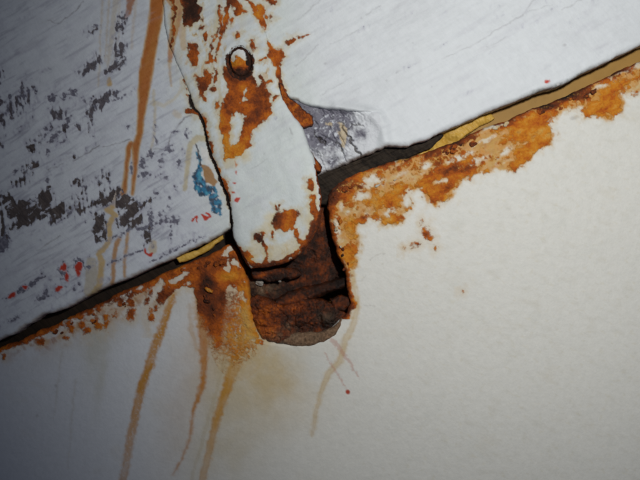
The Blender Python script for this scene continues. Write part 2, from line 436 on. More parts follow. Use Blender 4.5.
    C = over(C, 0.22*left*sstep(-0.1,0.8,fbm(X, Y, 4.5, 3, 46, ax=5, ang=-31)), (0.40,0.40,0.50))
    BT = np.where(G > B, 0.85, BT)
    BT = np.where((B > G) & (Y < 130), 0.38, BT)
    B = np.minimum(B, 1.9 + 5.5*fbm(X, Y, 6.5, 4, 35, ax=2.6, ang=-32, gain=0.6) + 1.6*bars)
    bare = np.maximum(B, G)

    # --- drips and stains
    d = blank(X)
    stroke(d, ex, ey, [(220,-400,6),(161,-60,7),(159.5,0,7.5),(157,19,7.2),(154,37,6.4),(150.5,56,6.3),(147.5,75,7.0),(144.5,99,5.0),(143,117,3.5),
                       (141,136,3.0),(138,146,3.6)])
    stroke(d, ex, ey, [(133,145,3.0),(130,150,2.7),(128,172,2.2),(125,194,2.6)])
    stroke(d, ex, ey, [(137.5,146,4.0),(137,155,3.4),(137,166,2.2),(134,194,1.6)])
    pale_edge = sstep(-1.8, 0.8, d)
    inner = sstep(-0.5, 2.2, d + fbm(X, Y, 4, 3, 51, ax=4, ang=80)*1.0)
    tl = sstep(60, 200, Y)
    C = over(C, pale_edge*0.85, (0.52,0.30,0.08))
    fb = fbm(X, Y, 10, 4, 52, ax=5, ang=100)
    C = over(C, inner*(0.93-0.1*tl), (0.40,0.115,0.014)); C = over(C, inner*np.clip(fb+0.15,0,1)*0.6, (0.46,0.20,0.04)); C = over(C, inner*sstep(0.2,0.6,fbm(X,Y,3,3,53))*0.3, (0.22,0.06,0.012))
    for pts, al, col in [
        ([(118,192,1),(115,206,3),(109,210,3),(117,216,3),(110,225,3),(112,239,2.5),(108,246,2.5),(101,254,3),(104,263,3),(101,286,3.0),(92,297,3)],0.85,(0.54,0.36,0.12)),
        ([(121,238,2),(118,246,2.2),(116,256,2.2),(114,282,1.9),(111,290,1.6)],0.85,(0.44,0.20,0.04)),
        ([(130,232,1.6),(127,252,1.5),(126,276,1.4)],0.8,(0.46,0.23,0.05)),
        ([(94,262,5),(93,290,7)],0.55,(0.45,0.36,0.20)),
        ([(104,-500,0.9),(104,0,0.9),(100,88,0.7)],0.45,(0.50,0.38,0.22)),
        ([(111,-500,1.1),(111,0,1.1),(107,62,0.8)],0.45,(0.50,0.38,0.22)),
        ([(118,-30,3),(118,0,3),(112,50,2.5),(109,72,1)],0.38,(0.50,0.38,0.20)),
        ([(122,0,1),(120,40,0.8),(112,74,0.6)],0.3,(0.48,0.36,0.20)),
        ([(138,-20,2),(137,0,2),(135,30,1.4),(133,50,1)],0.35,(0.50,0.36,0.20)),
        ([(133,-20,4),(133,0,4),(130,14,2.6),(127,20,1.4)],0.85,(0.34,0.12,0.03)),
        ([(111,80,1.5),(111,85,2.6)],0.8,(0.52,0.32,0.07)),
        ([(155,92,1.4),(157,117,1.3),(155,142,1.2),(151,156,1)],0.5,(0.50,0.40,0.20)),
        ([(154,104,3),(165,107,2),(176,100,1.5),(182,92,1.5)],0.4,(0.55,0.45,0.25)),
        ([(176,114,3),(180,117,3)],0.4,(0.55,0.40,0.22)),
        ([(208,140,3),(199,139,3),(192,145,3),(189,161,2.5),(186,190,2)],0.65,(0.50,0.40,0.18)),
        ([(174,-40,7),(175,0,7),(180,9,6),(177,28,5),(174,43,3.5),(171,62,2.0)],0.85,(0.46,0.19,0.05)),
        ([(171,62,1.6),(171,75,1.2),(173,88,0.9)],0.6,(0.48,0.30,0.12)),
        ([(184,30,4),(185,51,2.5)],0.55,(0.52,0.30,0.12)),
        ([(218,10,2.2),(216,30,2),(219,60,1.5),(222,110,2),(222,130,2)],0.35,(0.50,0.42,0.22)),
        ([(207,95,1.3),(200,102,2),(196,120,2)],0.4,(0.52,0.40,0.22)),
        ([(66,341,3),(100,300,2.4),(126,284,2.2),(180,262,1.4)],0.55,(0.42,0.26,0.12)),
        ([(0,346,2),(30,329,2.5),(66,314,2.4)],0.5,(0.36,0.22,0.10)),
        ([(155,243,3),(154,250,4)],0.6,(0.52,0.38,0.16)),
        ]:
        q = blank(X); stroke(q, ex, ey, pts)
        C = over(C, sstep(-1.3, 1.2, q + fbm(X, Y, 3.5, 3, 55)*0.8)*al, col)
        if pts[0][0] in (133,174,118): bare = np.where(q > 0.8, np.minimum(bare, -1.6), bare)
    bare = np.where((d > 0) & (Y < 180), np.minimum(bare, -3), bare)

    # --- layers of old coloured paint beside the strap, red flecks
    q = blank(X); poly(q, ex, ey, [(196,147),(199,165),(194,174),(195,189),(202,198),(209,196),(212,210),(222,218),(222,205),(220,197),(216,187),(208,185),(203,172),(202,160),(198,151)])
    q = np.where(q > -9, q + fbm(X, Y, 5, 4, 60)*2.2, q); bl = sstep(-0.6, 1.0, q); v = fbm(X, Y, 6, 3, 61)
    C = over(C, bl, (0.022,0.165,0.30)); C = over(C, bl*sstep(-0.05,0.3,v), (0.03,0.06,0.10)); C = over(C, bl*sstep(0.25,0.5,-v), (0.06,0.30,0.42))
    C = over(C, bl*sstep(0.30,0.55,fbm(X,Y,4,3,62)), (0.50,0.52,0.56))
    q = blank(X); poly(q, ex, ey, [(202,165),(210,167),(218,182),(216,187),(207,183)]); C = over(C, sstep(-0.6,0.8,q+v), (0.36,0.20,0.085))
    q = blank(X); poly(q, ex, ey, [(201,146),(208,150),(212,165),(207,166),(203,158)]); C = over(C, sstep(-0.6,0.8,q), (0.70,0.70,0.68))
    q = blank(X); stroke(q, wx, wy, [(196,146,0.7),(200,153,0.9),(202,166,0.8)]); C = over(C, sstep(-0.4,0.5,q), (0.05,0.05,0.06))
    q = blank(X)
    for a in [(15,295,5,2.6,-30),(28,287,3,1.8,-20),(66,268,3,4.5,0),(69,277,2.2,5,-10),(61,288,4,3,-20),(81,266,4,5,10),(80,272,2,4,0),
              (239,200,2.6,2.6,0),(234,194,2,1.2,0),(236,183,2,0.9,0),(229,183,1,1,0),(497,83,0,0,0)][:-1] + [(546,83,3.2,2.4,10),(237,165,1,3,0),(238,174,1,2,0)]:
        blob(q, wx, wy, *a)
    stroke(q, wx, wy, [(147,248,1.2),(148,253,1.4),(153,254,1.3)]); stroke(q, wx, wy, [(203,214,1.2),(207,219,1.4),(211,217,1.3),(208,213,1.2)])
    stroke(q, wx, wy, [(194,221,1.2),(198,217,1.3),(199,222,1.2)])
    rm = sstep(-0.5, 0.7, q + fbm(X, Y, 3, 2, 64)*0.5)
    C = over(C, rm, (0.50,0.045,0.022)); bare = np.where(q > -0.3, np.minimum(bare, -1.5), bare)
    bare = np.where(bl > 0.3, -3, bare)

    # --- cracks in the paint film
    cr = blank(X); kx, ky = warp(X, Y, 1.3, 71, 7)
    for pts in [[(192,117,0.5),(186,118,0.5),(181,125,0.5),(172,136,0.6),(170,146,0.7),(165,150,0.6),(155,150,0.4)],
                [(75,162,0.3),(85,156,0.5),(95,151,0.5),(101,146,0.4)],[(105,148,0.3),(120,144,0.4),(132,140,0.3)],
                [(320,97,0.25),(330,90,0.4),(343,84,0.35),(352,79,0.2)],[(330,46,0.2),(345,39,0.35),(358,31,0.3)],
                [(296,68,0.4),(306,58,0.45),(318,46,0.3)],[(366,16,0.3),(380,8,0.4)],[(298,22,0.5),(310,12,0.6),(320,2,0.3)],
                [(440,61,0.2),(470,48,0.35),(498,30,0.45),(520,18,0.5),(535,-2,0.5)],[(498,30,0.3),(525,14,0.3),(550,7,0.2)],
                [(485,49,0.2),(500,42,0.35),(506,38,0.2)],[(560,12,0.3),(572,6,0.4),(585,-4,0.3)],[(400,72,0.2),(395,74,0.3)],
                [(50,22,0.2),(62,26,0.35),(78,12,0.3),(86,3,0.2)],
                [(40,250,0.2),(52,243,0.4),(62,236,0.2)],[(50,170,0.2),(66,165,0.3)],[(252,170,0.25),(262,165,0.3),(268,160,0.2)],
                [(241,212,0.15),(250,206,0.2)],[(291,131,0.8),(292,136,0.8),(290,130,0.5)]]:
        stroke(cr, kx, ky, pts)
    for a in [(361,20,1,1,0),(343,76,1.4,0.9,-30),(325,65,1.3,0.9,-30),(266,34,1,1,0),(160,61,1,1,0),(265,155,1,1,0),(562,47,1.8,1.2,-20),(240,44,1,1,0),
              (428,121,1,1,0),(412,45,0.8,0.8,0),(386,82,0.8,0.8,0)]:
        blob(cr, X, Y, *a)
    ca = sstep(-0.75, 0.45, cr)
    C = over(C, ca*np.where(X > 230, 0.30, 0.75)*(0.45 + 0.55*sstep(-0.4,0.3,fbm(X,Y,9,3,72))), (0.15,0.13,0.14))
    C = over(C, 0.30*sstep(0.30,0.85,fbm(X, Y, 8, 4, 73, ax=6.0, ang=-27))*sstep(-0.1,0.5,fbm(X,Y,60,3,74)), (0.40,0.38,0.42))

    # --- rust breaking through
    R = blank(X); T = np.full(X.shape, 0.52, np.float32) + fbm(X, Y, 14, 4, 81)*0.24
    for p in [[(184,-40),(198,-40),(202,0),(199,6),(204,12),(200,22),(191,30),(186,28),(183,19),(187,10),(182,2)],
              [(189,45),(197,46),(201,58),(198,69),(193,68),(191,58)],[(204,36),(208,34),(210,41),(206,44)],[(210,58),(215,56),(214,67),(209,66)],
              [(197,77),(206,79),(214,75),(212,86),(206,94),(206,101),(202,98),(200,88)],
              [(229,3),(238,3),(246,14),(238,19),(235,11)],[(228,-30),(240,-30),(238,4),(229,4)],
              [(268,43),(274,51),(283,51),(285,58),(280,67),(282,81),(286,92),(280,88),(277,71),(269,58)],
              [(286,45),(294,38),(299,39),(292,45),(288,48)]]:
        poly(R, wx, wy, p, 0.3)
    H = blank(X); poly(H, wx, wy, [(226,70),(228,87),(231,94),(227,99),(221,116),(222,129),(225,140),(226,151),(227,160),(234,158),(238,157),(244,155),
                                   (250,147),(253,134),(260,125),(266,121),(273,114),(271,104),(266,101),(272,95),(264,91),(271,83),(264,83),(259,90),(254,83),(252,72),(246,80)])
    for hole in [[(232,118),(238,112),(246,117),(245,129),(238,146),(232,150),(230,140),(231,129)],[(245,88),(247.5,88),(247,99),(251,104),(241,106),(243,100)]]:
        hh = poly_sd(wx, wy, hole); H = np.minimum(H, -hh)
    R = np.maximum(R, H + 0.9)
    for a in [(214,91,3,2.6,0),(219,106,2.3,4.5,10),(207,75,3,2,0),(204,30,3,2,0),(239,37,2.6,2.4,0),(254,47,2.8,5,0),(261,12,4,5,0),
              (268,20,4.5,3,0),(272,4,5,3,0),(223,18,1.4,6,0),(232,23,1.8,3,0),(214,45,1.2,3,0),(195,12,4,8,0),(273,-4,6,4,0),(291,41,4,2,-30)]:
        blob(R, wx, wy, *a)
    for pts in [[(222,-30,1.5),(230,6,2.6),(228,19,2.6),(225,30,2.6),(221,41,1.5),(219,54,0.9),(217,62,0.9)],
                [(240,-30,2),(247,0,2.2),(255,11,2.2),(262,21,3.4),(266,31,2)],[(254,64,0.9),(267,61,1.1)],
                [(221,10,1),(222,28,1.2),(214,44,0.9),(212,58,1.2)],[(214,67,0.8),(218,76,1.4),(214,90,0.9)],[(260,78,1),(266,82,1.2)],
                [(272,104,1),(276,98,1.1),(280,97,1)],[(174,0,1),(176,10,2),(175,30,1.4),(173,48,1.2)],[(200,0,2),(210,-4,2)],[(299,38.5,0.9),(309,36.5,0.4)],
                [(187,112,1.6),(193,113,2.0),(200,115,2.2),(206,121,2.2),(208,136,0.7),(213,147,1.6),(214,156,0.6),(221,176,0.8),(226,183,2.4),(229,196,2.2),(230,206,0.6)],
                [(309,180,2.5),(311,187,3.5)],[(312,198,3.4),(313,206,3.4),(316,215,3.5),(316,225,4.5),(312,236,4),(300,250,2),(285,261,2.4),(268,264,2.2),(256,266,3.2),(247,258,3.2),(241,248,2)],
                [(185,80,0.6),(190,97,0.8)],[(264,241,1.2),(267,252,1.4),(268,262,2.2)],[(296,231,2),(298,236,1.6),(301,241,2.6)],[(274,232,1.2),(274,239,1.6)],
                [(275,205,0.8),(278,212,1.6),(281,206,0.8)]]:
        stroke(R, wx, wy, pts)
    poly(R, wx, wy, [(275,210),(279,213),(287,210),(298,208.5),(301,213),(296,221),(294,229),(286,232),(280,229),(277,218)], 0.0)
    blob(R, wx, wy, 260, 237, 5, 5, 0); blob(R, wx, wy, 278, 223, 5, 7, 0); blob(R, wx, wy, 248, 256, 5, 5, 30)
    R = np.where(R > -12, R + fbm(X, Y, 6, 4, 83)*2.2, R)
    dn = np.maximum(1.0*gz(X, Y, 208, 25, 34, 70), 0.8*gz(X, Y, 255, 80, 22, 30))*sstep(160, 180, X)
    dn = np.maximum(dn, 0.7*gz(X, Y, 300, 255, 40, 14)*(Y > 232)*(X < 320)*(1.0 if strap else 0))
    rn = fbm(X, Y, 9, 5, 87, ax=2.2, ang=98, gain=0.62)
    R = np.maximum(R, np.clip((rn - (1.12 - 0.62*dn))*9, -8, 1.6))
    C = over(C, 0.5*dn*sstep(0.05, 0.55, fbm(X, Y, 12, 4, 88, ax=3.0, ang=96)), (0.55,0.44,0.20))
    C = over(C, 0.75*dn*sstep(0.42, 0.62, rn + 0.1), (0.52,0.27,0.06))
    for (cx, cy, rx, ry, dt) in [(194,10,14,22,-0.40),(248,75,12,8,-0.30),(268,105,10,10,-0.10),(228,150,12,22,0.24),(245,150,14,16,0.14),(277,218,5,12,-0.25),(260,238,5,5,-0.34),
                                 (287,218,8,8,0.12),(316,228,4,16,-0.18),(313,236,8,8,-0.2),(262,266,30,5,-0.2),(277,58,12,16,0.06),(204,118,8,8,0.05),(212,170,6,50,-0.1),(174,20,8,30,0.05),
                                 (220,125,6,16,0.15),(262,16,14,16,0.1),(249,256,8,8,0.08),(312,200,6,14,0.05),(282,80,5,14,-0.12)]:
        T = T + dt*np.exp(-((X-cx)/rx)**2-((Y-cy)/ry)**2)
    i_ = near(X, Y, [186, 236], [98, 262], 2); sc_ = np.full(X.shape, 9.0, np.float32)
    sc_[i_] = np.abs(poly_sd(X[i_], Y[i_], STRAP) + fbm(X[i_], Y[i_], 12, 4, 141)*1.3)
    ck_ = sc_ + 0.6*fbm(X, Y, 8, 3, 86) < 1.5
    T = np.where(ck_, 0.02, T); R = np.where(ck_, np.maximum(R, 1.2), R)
    blob(R, X, Y, 192.5, 105, 2.0, 5.5, -12); T = np.where(np.hypot((X-192.5)/2.4, (Y-105)/6) < 1, 0.0, T)
    halo = sstep(-5, 0.5, R + fbm(X, Y, 5, 3, 84)*1.6)
    hs = 0.55*np.clip(sx + sstep(180,260,Y)*(X > 235), 0, 1)
    C = over(C, halo*hs, (0.53,0.40,0.17))
    q = blank(X)
    for a in [(268,228,9,7,-30),(272,218,7,6,0),(285,250,30,8,-15),(298,246,9,9,-40),(256,252,9,12,0),(311,222,8,20,0),(232,160,9,10,0),(246,158,7,6,0),(312,195,6,16,0),(227,135,8,20,0)]: blob(q, wx, wy, *a)
    C = over(C, 0.5*sstep(-3, 4, q + fbm(X, Y, 8, 4, 85)*2.5), (0.60,0.47,0.22))
    bare = np.where(R > 0, -3, bare)
    keep = (1-inner)*(1-rm)
    C = over(C, keep*(0.22+0.42*dens)*left*sstep(0.25, 0.7, fbm(X, Y, 4, 3, 47, ax=8, ang=-31) + 0.25*fbm(X, Y, 30, 2, 48)), (0.25,0.25,0.32))
    C = over(C, keep*0.5*sstep(-2.8, 0.5, np.maximum(B, G)), (0.36,0.36,0.44))
    return dict(pigment=C, rust=np.clip(R*0.8, -3, 3), rust_tone=T, bare=np.clip(bare*0.7 - 0.1, -3, 3), bare_tone=BT)

def z_board_base(X, Y):
    return 14 + fbm(X, Y, 150, 2, 101)*1.2

def relief(X, Y, a):
    g = fbm(X, Y, 7, 4, 111, ax=7, ang=-30)
    z = g*0.32 + fbm(X, Y, 30, 3, 112)*0.5
    z = z - 0.35*sstep(-1.2, 1.2, a['bare']) + sstep(-1.2, 1.2, a['rust'])*(0.15 + 0.6*fbm(X, Y, 6, 4, 113))
    return z

def edge_round(S, r, dpt):
    t = np.clip(1 - S/r, 0, 1)
    return -dpt*(1 - np.sqrt(np.clip(1 - t*t, 0, 1)))

# ================================================================== OBJECTS
STEP = 0.85

# ---- timber board above the gap
board = root('painted_board', 'weathered white painted timber board above the gap, flaked in dark chips at left', 'board', (320, 150, 0))
def bolt_r(X, Y):
    a = math.radians(-6); dx, dy = X-241, Y-63.5
    return np.sqrt(((dx*math.cos(a)+dy*math.sin(a))/13.5)**2 + ((-dx*math.sin(a)+dy*math.cos(a))/17.5)**2)
def knuckle(X, Y):
    F = np.full(X.shape, -30.0, np.float32)
    stroke(F, X, Y, [(336,108,0),(352,111,0.6),(366,114,1.4),(377,119,2.0),(383,129,1.6),(385,142,0.4)], m=22)
    return np.exp(-(np.minimum(F, 0)/5.2)**2)*(2.6 + 2.8*gz(X, Y, 370, 120, 13, 14))
def sd_board(X, Y):
    s = poly_sd(X, Y, BOARD)
    return s + fbm(X, Y, 14, 5, 121)*1.2*np.exp(-np.abs(s)/8)
def z_board(X, Y, S, a):
    r = 5.0 - 2.0*((X > 290) & (X < 386) & (Y < 140)) 
    lip = 0.9*np.exp(-((X-378)/14)**2-((Y-128)/14)**2)
    k = 1 - sstep(346, 370, X)*(X < 392)*(Y < 143)
    return z_board_base(X, Y) + relief(X, Y, a) + edge_round(S, r, 5.0)*k + knuckle(X, Y) - 9*(1-sstep(0.95, 1.1, bolt_r(X, Y))) - 3.0*(1-sstep(366, 384, X))*((X > 352) & (Y > 113) & (Y < 156))
def at_board(X, Y, S):
    a = upper_paint(X, Y, S)
    # dirt and worn paint on the lower arris
    e = (1 - sstep(0.6, 3.2, S + fbm(X, Y, 6, 3, 122)*1.6))
    a['pigment'] = over(a['pigment'], e*0.55*(X < 300), (0.34,0.26,0.18))
    w = (1 - sstep(0.5, 3.0, S + fbm(X, Y, 8, 3, 123)*2.2))*np.exp(-((X-555)/45)**2)*(Y > 40)
    a['pigment'] = over(a['pigment'], w*0.6, (0.20,0.23,0.21))
    a['pigment'] = over(a['pigment'], w*sstep(0.2,0.5,fbm(X,Y,3,3,124)), (0.80,0.80,0.80))
    return a
V = heightfield((-695,-595,1295,650), STEP, sd_board, z_board, at_board, 26, fine=(-4,-4,644,350))
make_mesh('board_face', V[:3], V[3], V[4], M_board, board)

# ---- broken corner of the board beside the strap
def sd_corner(X, Y):
    s = poly_sd(X, Y, CORNER); return s + fbm(X, Y, 9, 4, 131)*1.3*np.exp(-np.abs(s)/6)
def corner_fields(X, Y):
    # the smooth white bulge at the right, the torn grey hollow at the left
    u = sstep(338, 372, X + fbm(X, Y, 20, 3, 132)*9 + (Y-120)*0.15)
    return u
def z_corner(X, Y, S, a):
    u = corner_fields(X, Y)
    lower = sstep(128, 172, Y + (X-340)*0.25)
    z = 9.0 + 4.9*u - 4.5*lower*(1-0.6*u) - 2.6*sstep(379, 396, X)
    z += knuckle(X, Y) + 2.0*np.exp(-(((X-366)/10)**2+((Y-128)/9)**2))
    z -= 2.5*np.exp(-(((X-330)/24)**2+((Y-116)/7)**2))
    rg = np.abs(fbm(X, Y, 16, 4, 133, ax=2.0, ang=50))
    z += (1-u)*(fbm(X, Y, 16, 5, 134, gain=0.62)*3.8 - 2.6*np.clip(0.22-rg, 0, 1)*4)
    ck = blank(X); kx, ky = warp(X, Y, 3.4, 135, 7)
    for p in CORNER_CRACKS: stroke(ck, kx, ky, p)
    z -= 3.5*sstep(-0.8, 0.6, ck)
    return z + edge_round(S, 4.5, 6.0)*np.where((X > 372) & (Y < 143), 0, 1)
CORNER_CRACKS = [[(339,122,0.3),(346,130,0.7),(349,138,0.5),(354,147,0.8),(359,154,0.9),(361,159,1.1)],[(346,128,0.2),(354,125,0.4),(362,127,0.1)],
                 [(314,133,0.3),(320,139,0.6),(324,143,0.5),(326,138,0.2)],[(338,143,0.3),(342,150,0.6),(344,155,0.3)]]
def at_corner(X, Y, S):
    u = corner_fields(X, Y); n = fbm(X, Y, 10, 5, 136, gain=0.65)
    C = np.empty((len(X),3), np.float32); C[:] = (0.66,0.68,0.71)
    grey = (1-u)*(1-0.75*sstep(136, 158, Y + (X-330)*0.3))
    grey = np.maximum(grey, 0.8*np.exp(-(((X-331)/11)**2+((Y-160)/7)**2)))
    grey = np.maximum(grey, 0.62*np.exp(-(((X-356)/15)**2+((Y-134)/15)**2)))
    xw = X + 9*fbm(X, Y, 12, 4, 145); grey = grey*(1-sstep(358, 376, xw)) - 0.35*np.clip(knuckle(X, Y)/4, 0, 1)
    g = sstep(0.15, 0.85, grey + n*0.55)
    C = over(C, g, (0.19,0.185,0.225)); C = over(C, g*sstep(0.15, 0.6, fbm(X, Y, 3.6, 4, 137, ax=1.6, ang=-35) + 0.5*fbm(X, Y, 13, 3, 140)), (0.60,0.62,0.67))
    C = over(C, g*sstep(0.3, 0.7, fbm(X, Y, 7, 3, 138))*0.6, (0.11,0.105,0.135))
    q = blank(X); wx, wy = warp(X, Y, 2.5, 139, 8)
    poly(q, wx, wy, [(336,122),(345,124),(347,134),(344,150),(341,148),(340,136)]); blob(q, wx, wy, 331, 124, 2.5, 2, 0)
    C = over(C, sstep(-0.5, 1, q + n*2)*0.9, (0.56,0.46,0.31))
    ck = blank(X); kx, ky = warp(X, Y, 3.4, 135, 7)
    for p in CORNER_CRACKS: stroke(ck, kx, ky, p)
    C = over(C, sstep(-0.8, 0.5, ck)*0.85, (0.045,0.035,0.03))
    e = 1 - sstep(0.5, 4, S + n*2); e = e*(Y > 140)
    C = over(C, e*0.8, (0.16,0.12,0.09))
    Z0 = np.full(X.shape, -3.0, np.float32)
    return dict(pigment=C, rust=Z0, rust_tone=Z0*0+0.5, bare=Z0.copy(), bare_tone=Z0*0)
V = heightfield((284,92,394,182), 0.6, sd_corner, z_corner, at_corner, 14)
tag(make_mesh('broken_corner', V[:3], V[3], V[4], M_corner, board), 'torn grey and white corner of the board beside the strap')

# ---- strap
strap = root('hinge_strap', 'thick white painted steel strap, patched with orange rust, running down over board and hole', 'strap', (270, 100, 0))
def sd_strap(X, Y):
    s = poly_sd(X, Y, STRAP)
    s = s + fbm(X, Y, 12, 4, 141)*1.3*np.exp(-np.abs(s)/8)
    return np.minimum(s, (bolt_r(X, Y) - 0.80)*13.5 + fbm(X, Y, 6, 3, 142)*0.8)
def z_strap(X, Y, S, a):
    low = sstep(60, 170, Y)
    s0 = poly_sd(X, Y, STRAP)
    crown = np.sqrt(np.clip(1-(1-np.clip(s0/(10+3*(1-low)),0,1))**2,0,1))
    z = z_board_base(X, Y) + 0.5 + 0.8*low + (2.2 + 2.2*low)*crown - 3.2*sstep(225, 270, Y)
    z += relief(X, Y, a)*1.0 + fbm(X, Y, 40, 3, 143)*0.9
    z += np.exp(-((bolt_r(X, Y)-1.12)/0.16)**2)*0.9
    return z + edge_round(S, 2.6, 3.2)
def at_strap(X, Y, S):
    a = upper_paint(X, Y, S, True); r = bolt_r(X, Y)
    n = fbm(X, Y, 5, 4, 144)
    ring = 1.6 - np.abs(r - 0.93)*13 + n*1.4
    ring = np.where(r < np.where(Y < 56, 0.835, 0.88), 1.6, np.where(Y < 56 + 4*n, 0.6 - np.abs(r-0.9)*34 + n*1.8, ring))
    ring = np.where(Y < 30, np.minimum(ring, 0.7 - np.abs(r-0.9)*13), ring)
    a['rust'] = np.maximum(a['rust'], np.clip(ring, -3, 3)); a['rust_tone'] = np.where(ring > -0.5, 0.13 + 0.15*(n > 0.2), a['rust_tone'])
    # dirt-filled crack along the left edge
    s0 = S
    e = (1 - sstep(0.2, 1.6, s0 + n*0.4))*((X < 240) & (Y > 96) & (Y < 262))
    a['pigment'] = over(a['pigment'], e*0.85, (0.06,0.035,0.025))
    e2 = (1 - sstep(0.3, 3.2, s0 + n*1.4))*((Y > 165) & (X > 295) | (Y > 245))
    a['rust'] = np.where(e2 > 0.5, np.maximum(a['rust'], 1.0), a['rust']); a['rust_tone'] = np.where(e2 > 0.5, 0.42 + 0.25*n, a['rust_tone'])
    return a
V = heightfield((100,-595,330,276), 0.7, sd_strap, z_strap, at_strap, 11, fine=(150,-4,330,276))
make_mesh('strap_plate', V[:3], V[3], V[4], M_strap, strap)

def sd_bolt(X, Y): return (0.82 - bolt_r(X, Y))*13.5 + fbm(X, Y, 6, 3, 151)*0.7
def z_bolt(X, Y, S, a):
    return 16.4 + 3.2*sstep(0, 9, S) - 1.6*sstep(66, 76, Y) + fbm(X, Y, 6, 4, 152)*0.8*sstep(58, 68, Y) + edge_round(S, 2.0, 3.0)
def at_bolt(X, Y, S):
    n = fbm(X, Y, 7, 4, 153)
    C = np.empty((len(X),3), np.float32); C[:] = (0.68,0.69,0.68)
    C = over(C, sstep(54, 64, Y + n*5)*0.6, (0.56,0.44,0.22))
    R = (Y - 61 + n*5 - 0.12*np.abs(X-241))*0.6
    T = 0.72 - 0.50*sstep(67, 73, Y + n*3) - 0.06*n
    dk = 3.0 - np.hypot((X-250)*0.9, (Y-56)*0.42)*0.75 + n*1.2
    R = np.maximum(R, dk); T = np.where(dk > -0.4, 0.04, T)
    e = (1 - sstep(1.2, 2.6, S)); R = np.where(e > 0.4, 1.6, R); T = np.where(e > 0.4, 0.16, T)
    Z0 = np.full(X.shape, -3.0, np.float32)
    return dict(pigment=C, rust=np.clip(R, -3, 3), rust_tone=T, bare=Z0, bare_tone=Z0*0)
V = heightfield((222,40,260,86), 0.5, sd_bolt, z_bolt, at_bolt, 4)
make_mesh('bolt_head', V[:3], V[3], V[4], M_strap, strap)

def flake(name, pts, z0, z1, tone, mat, parent, seed, label=None, thick=2.5, box=None, lay=2.0):
    xs = [p[0] for p in pts]; ys = [p[1] for p in pts]
    b = (min(xs)-4, min(ys)-4, max(xs)+4, max(ys)+4)
    def sd(X, Y):
        s = poly_sd(X, Y, pts); return s + fbm(X, Y, 6, 4, seed)*1.1*np.exp(-np.abs(s)/5)
    def zf(X, Y, S, a):
        t = (Y-b[1])/(b[3]-b[1])
        return z0 + (z1-z0)*t + fbm(X, Y, 11, 5, seed+1, gain=0.6)*lay + edge_round(S, 2.0, 1.6)
    def at(X, Y, S):
        n = fbm(X, Y, 8, 4, seed+2)
        return dict(rust_tone=tone + n*0.22 - 0.25*(1-sstep(0.2,1.6,S)), bare_tone=np.zeros_like(X))
    V = heightfield(b, 0.6, sd, zf, at, thick)
    return tag(make_mesh(name, V[:3], V[3], V[4], mat, parent), label)
flake('rust_flake', [(279,84),(283,86),(285,91),(290,99),(300,106),(307,114),(313,116),(313,127),(304,129),(293,123),(287,115),(282,101)],
      17.5, 13.0, 0.50, M_rust, strap, 160, 'brown-orange rust scale lifting off the right edge')
flake('rust_flake', [(311,153),(315,157),(322,168),(321,173),(315,171)], 12.5, 10.0, 0.42, M_rust, strap, 170, 'small orange sliver of rust at the right edge')
flake('rust_flake', [(205,289),(209,290),(213,292),(211,294),(206,292)], 2.2, 2.0, 0.86, M_rust, strap, 175, None, 0.8, lay=0.4) if False else None

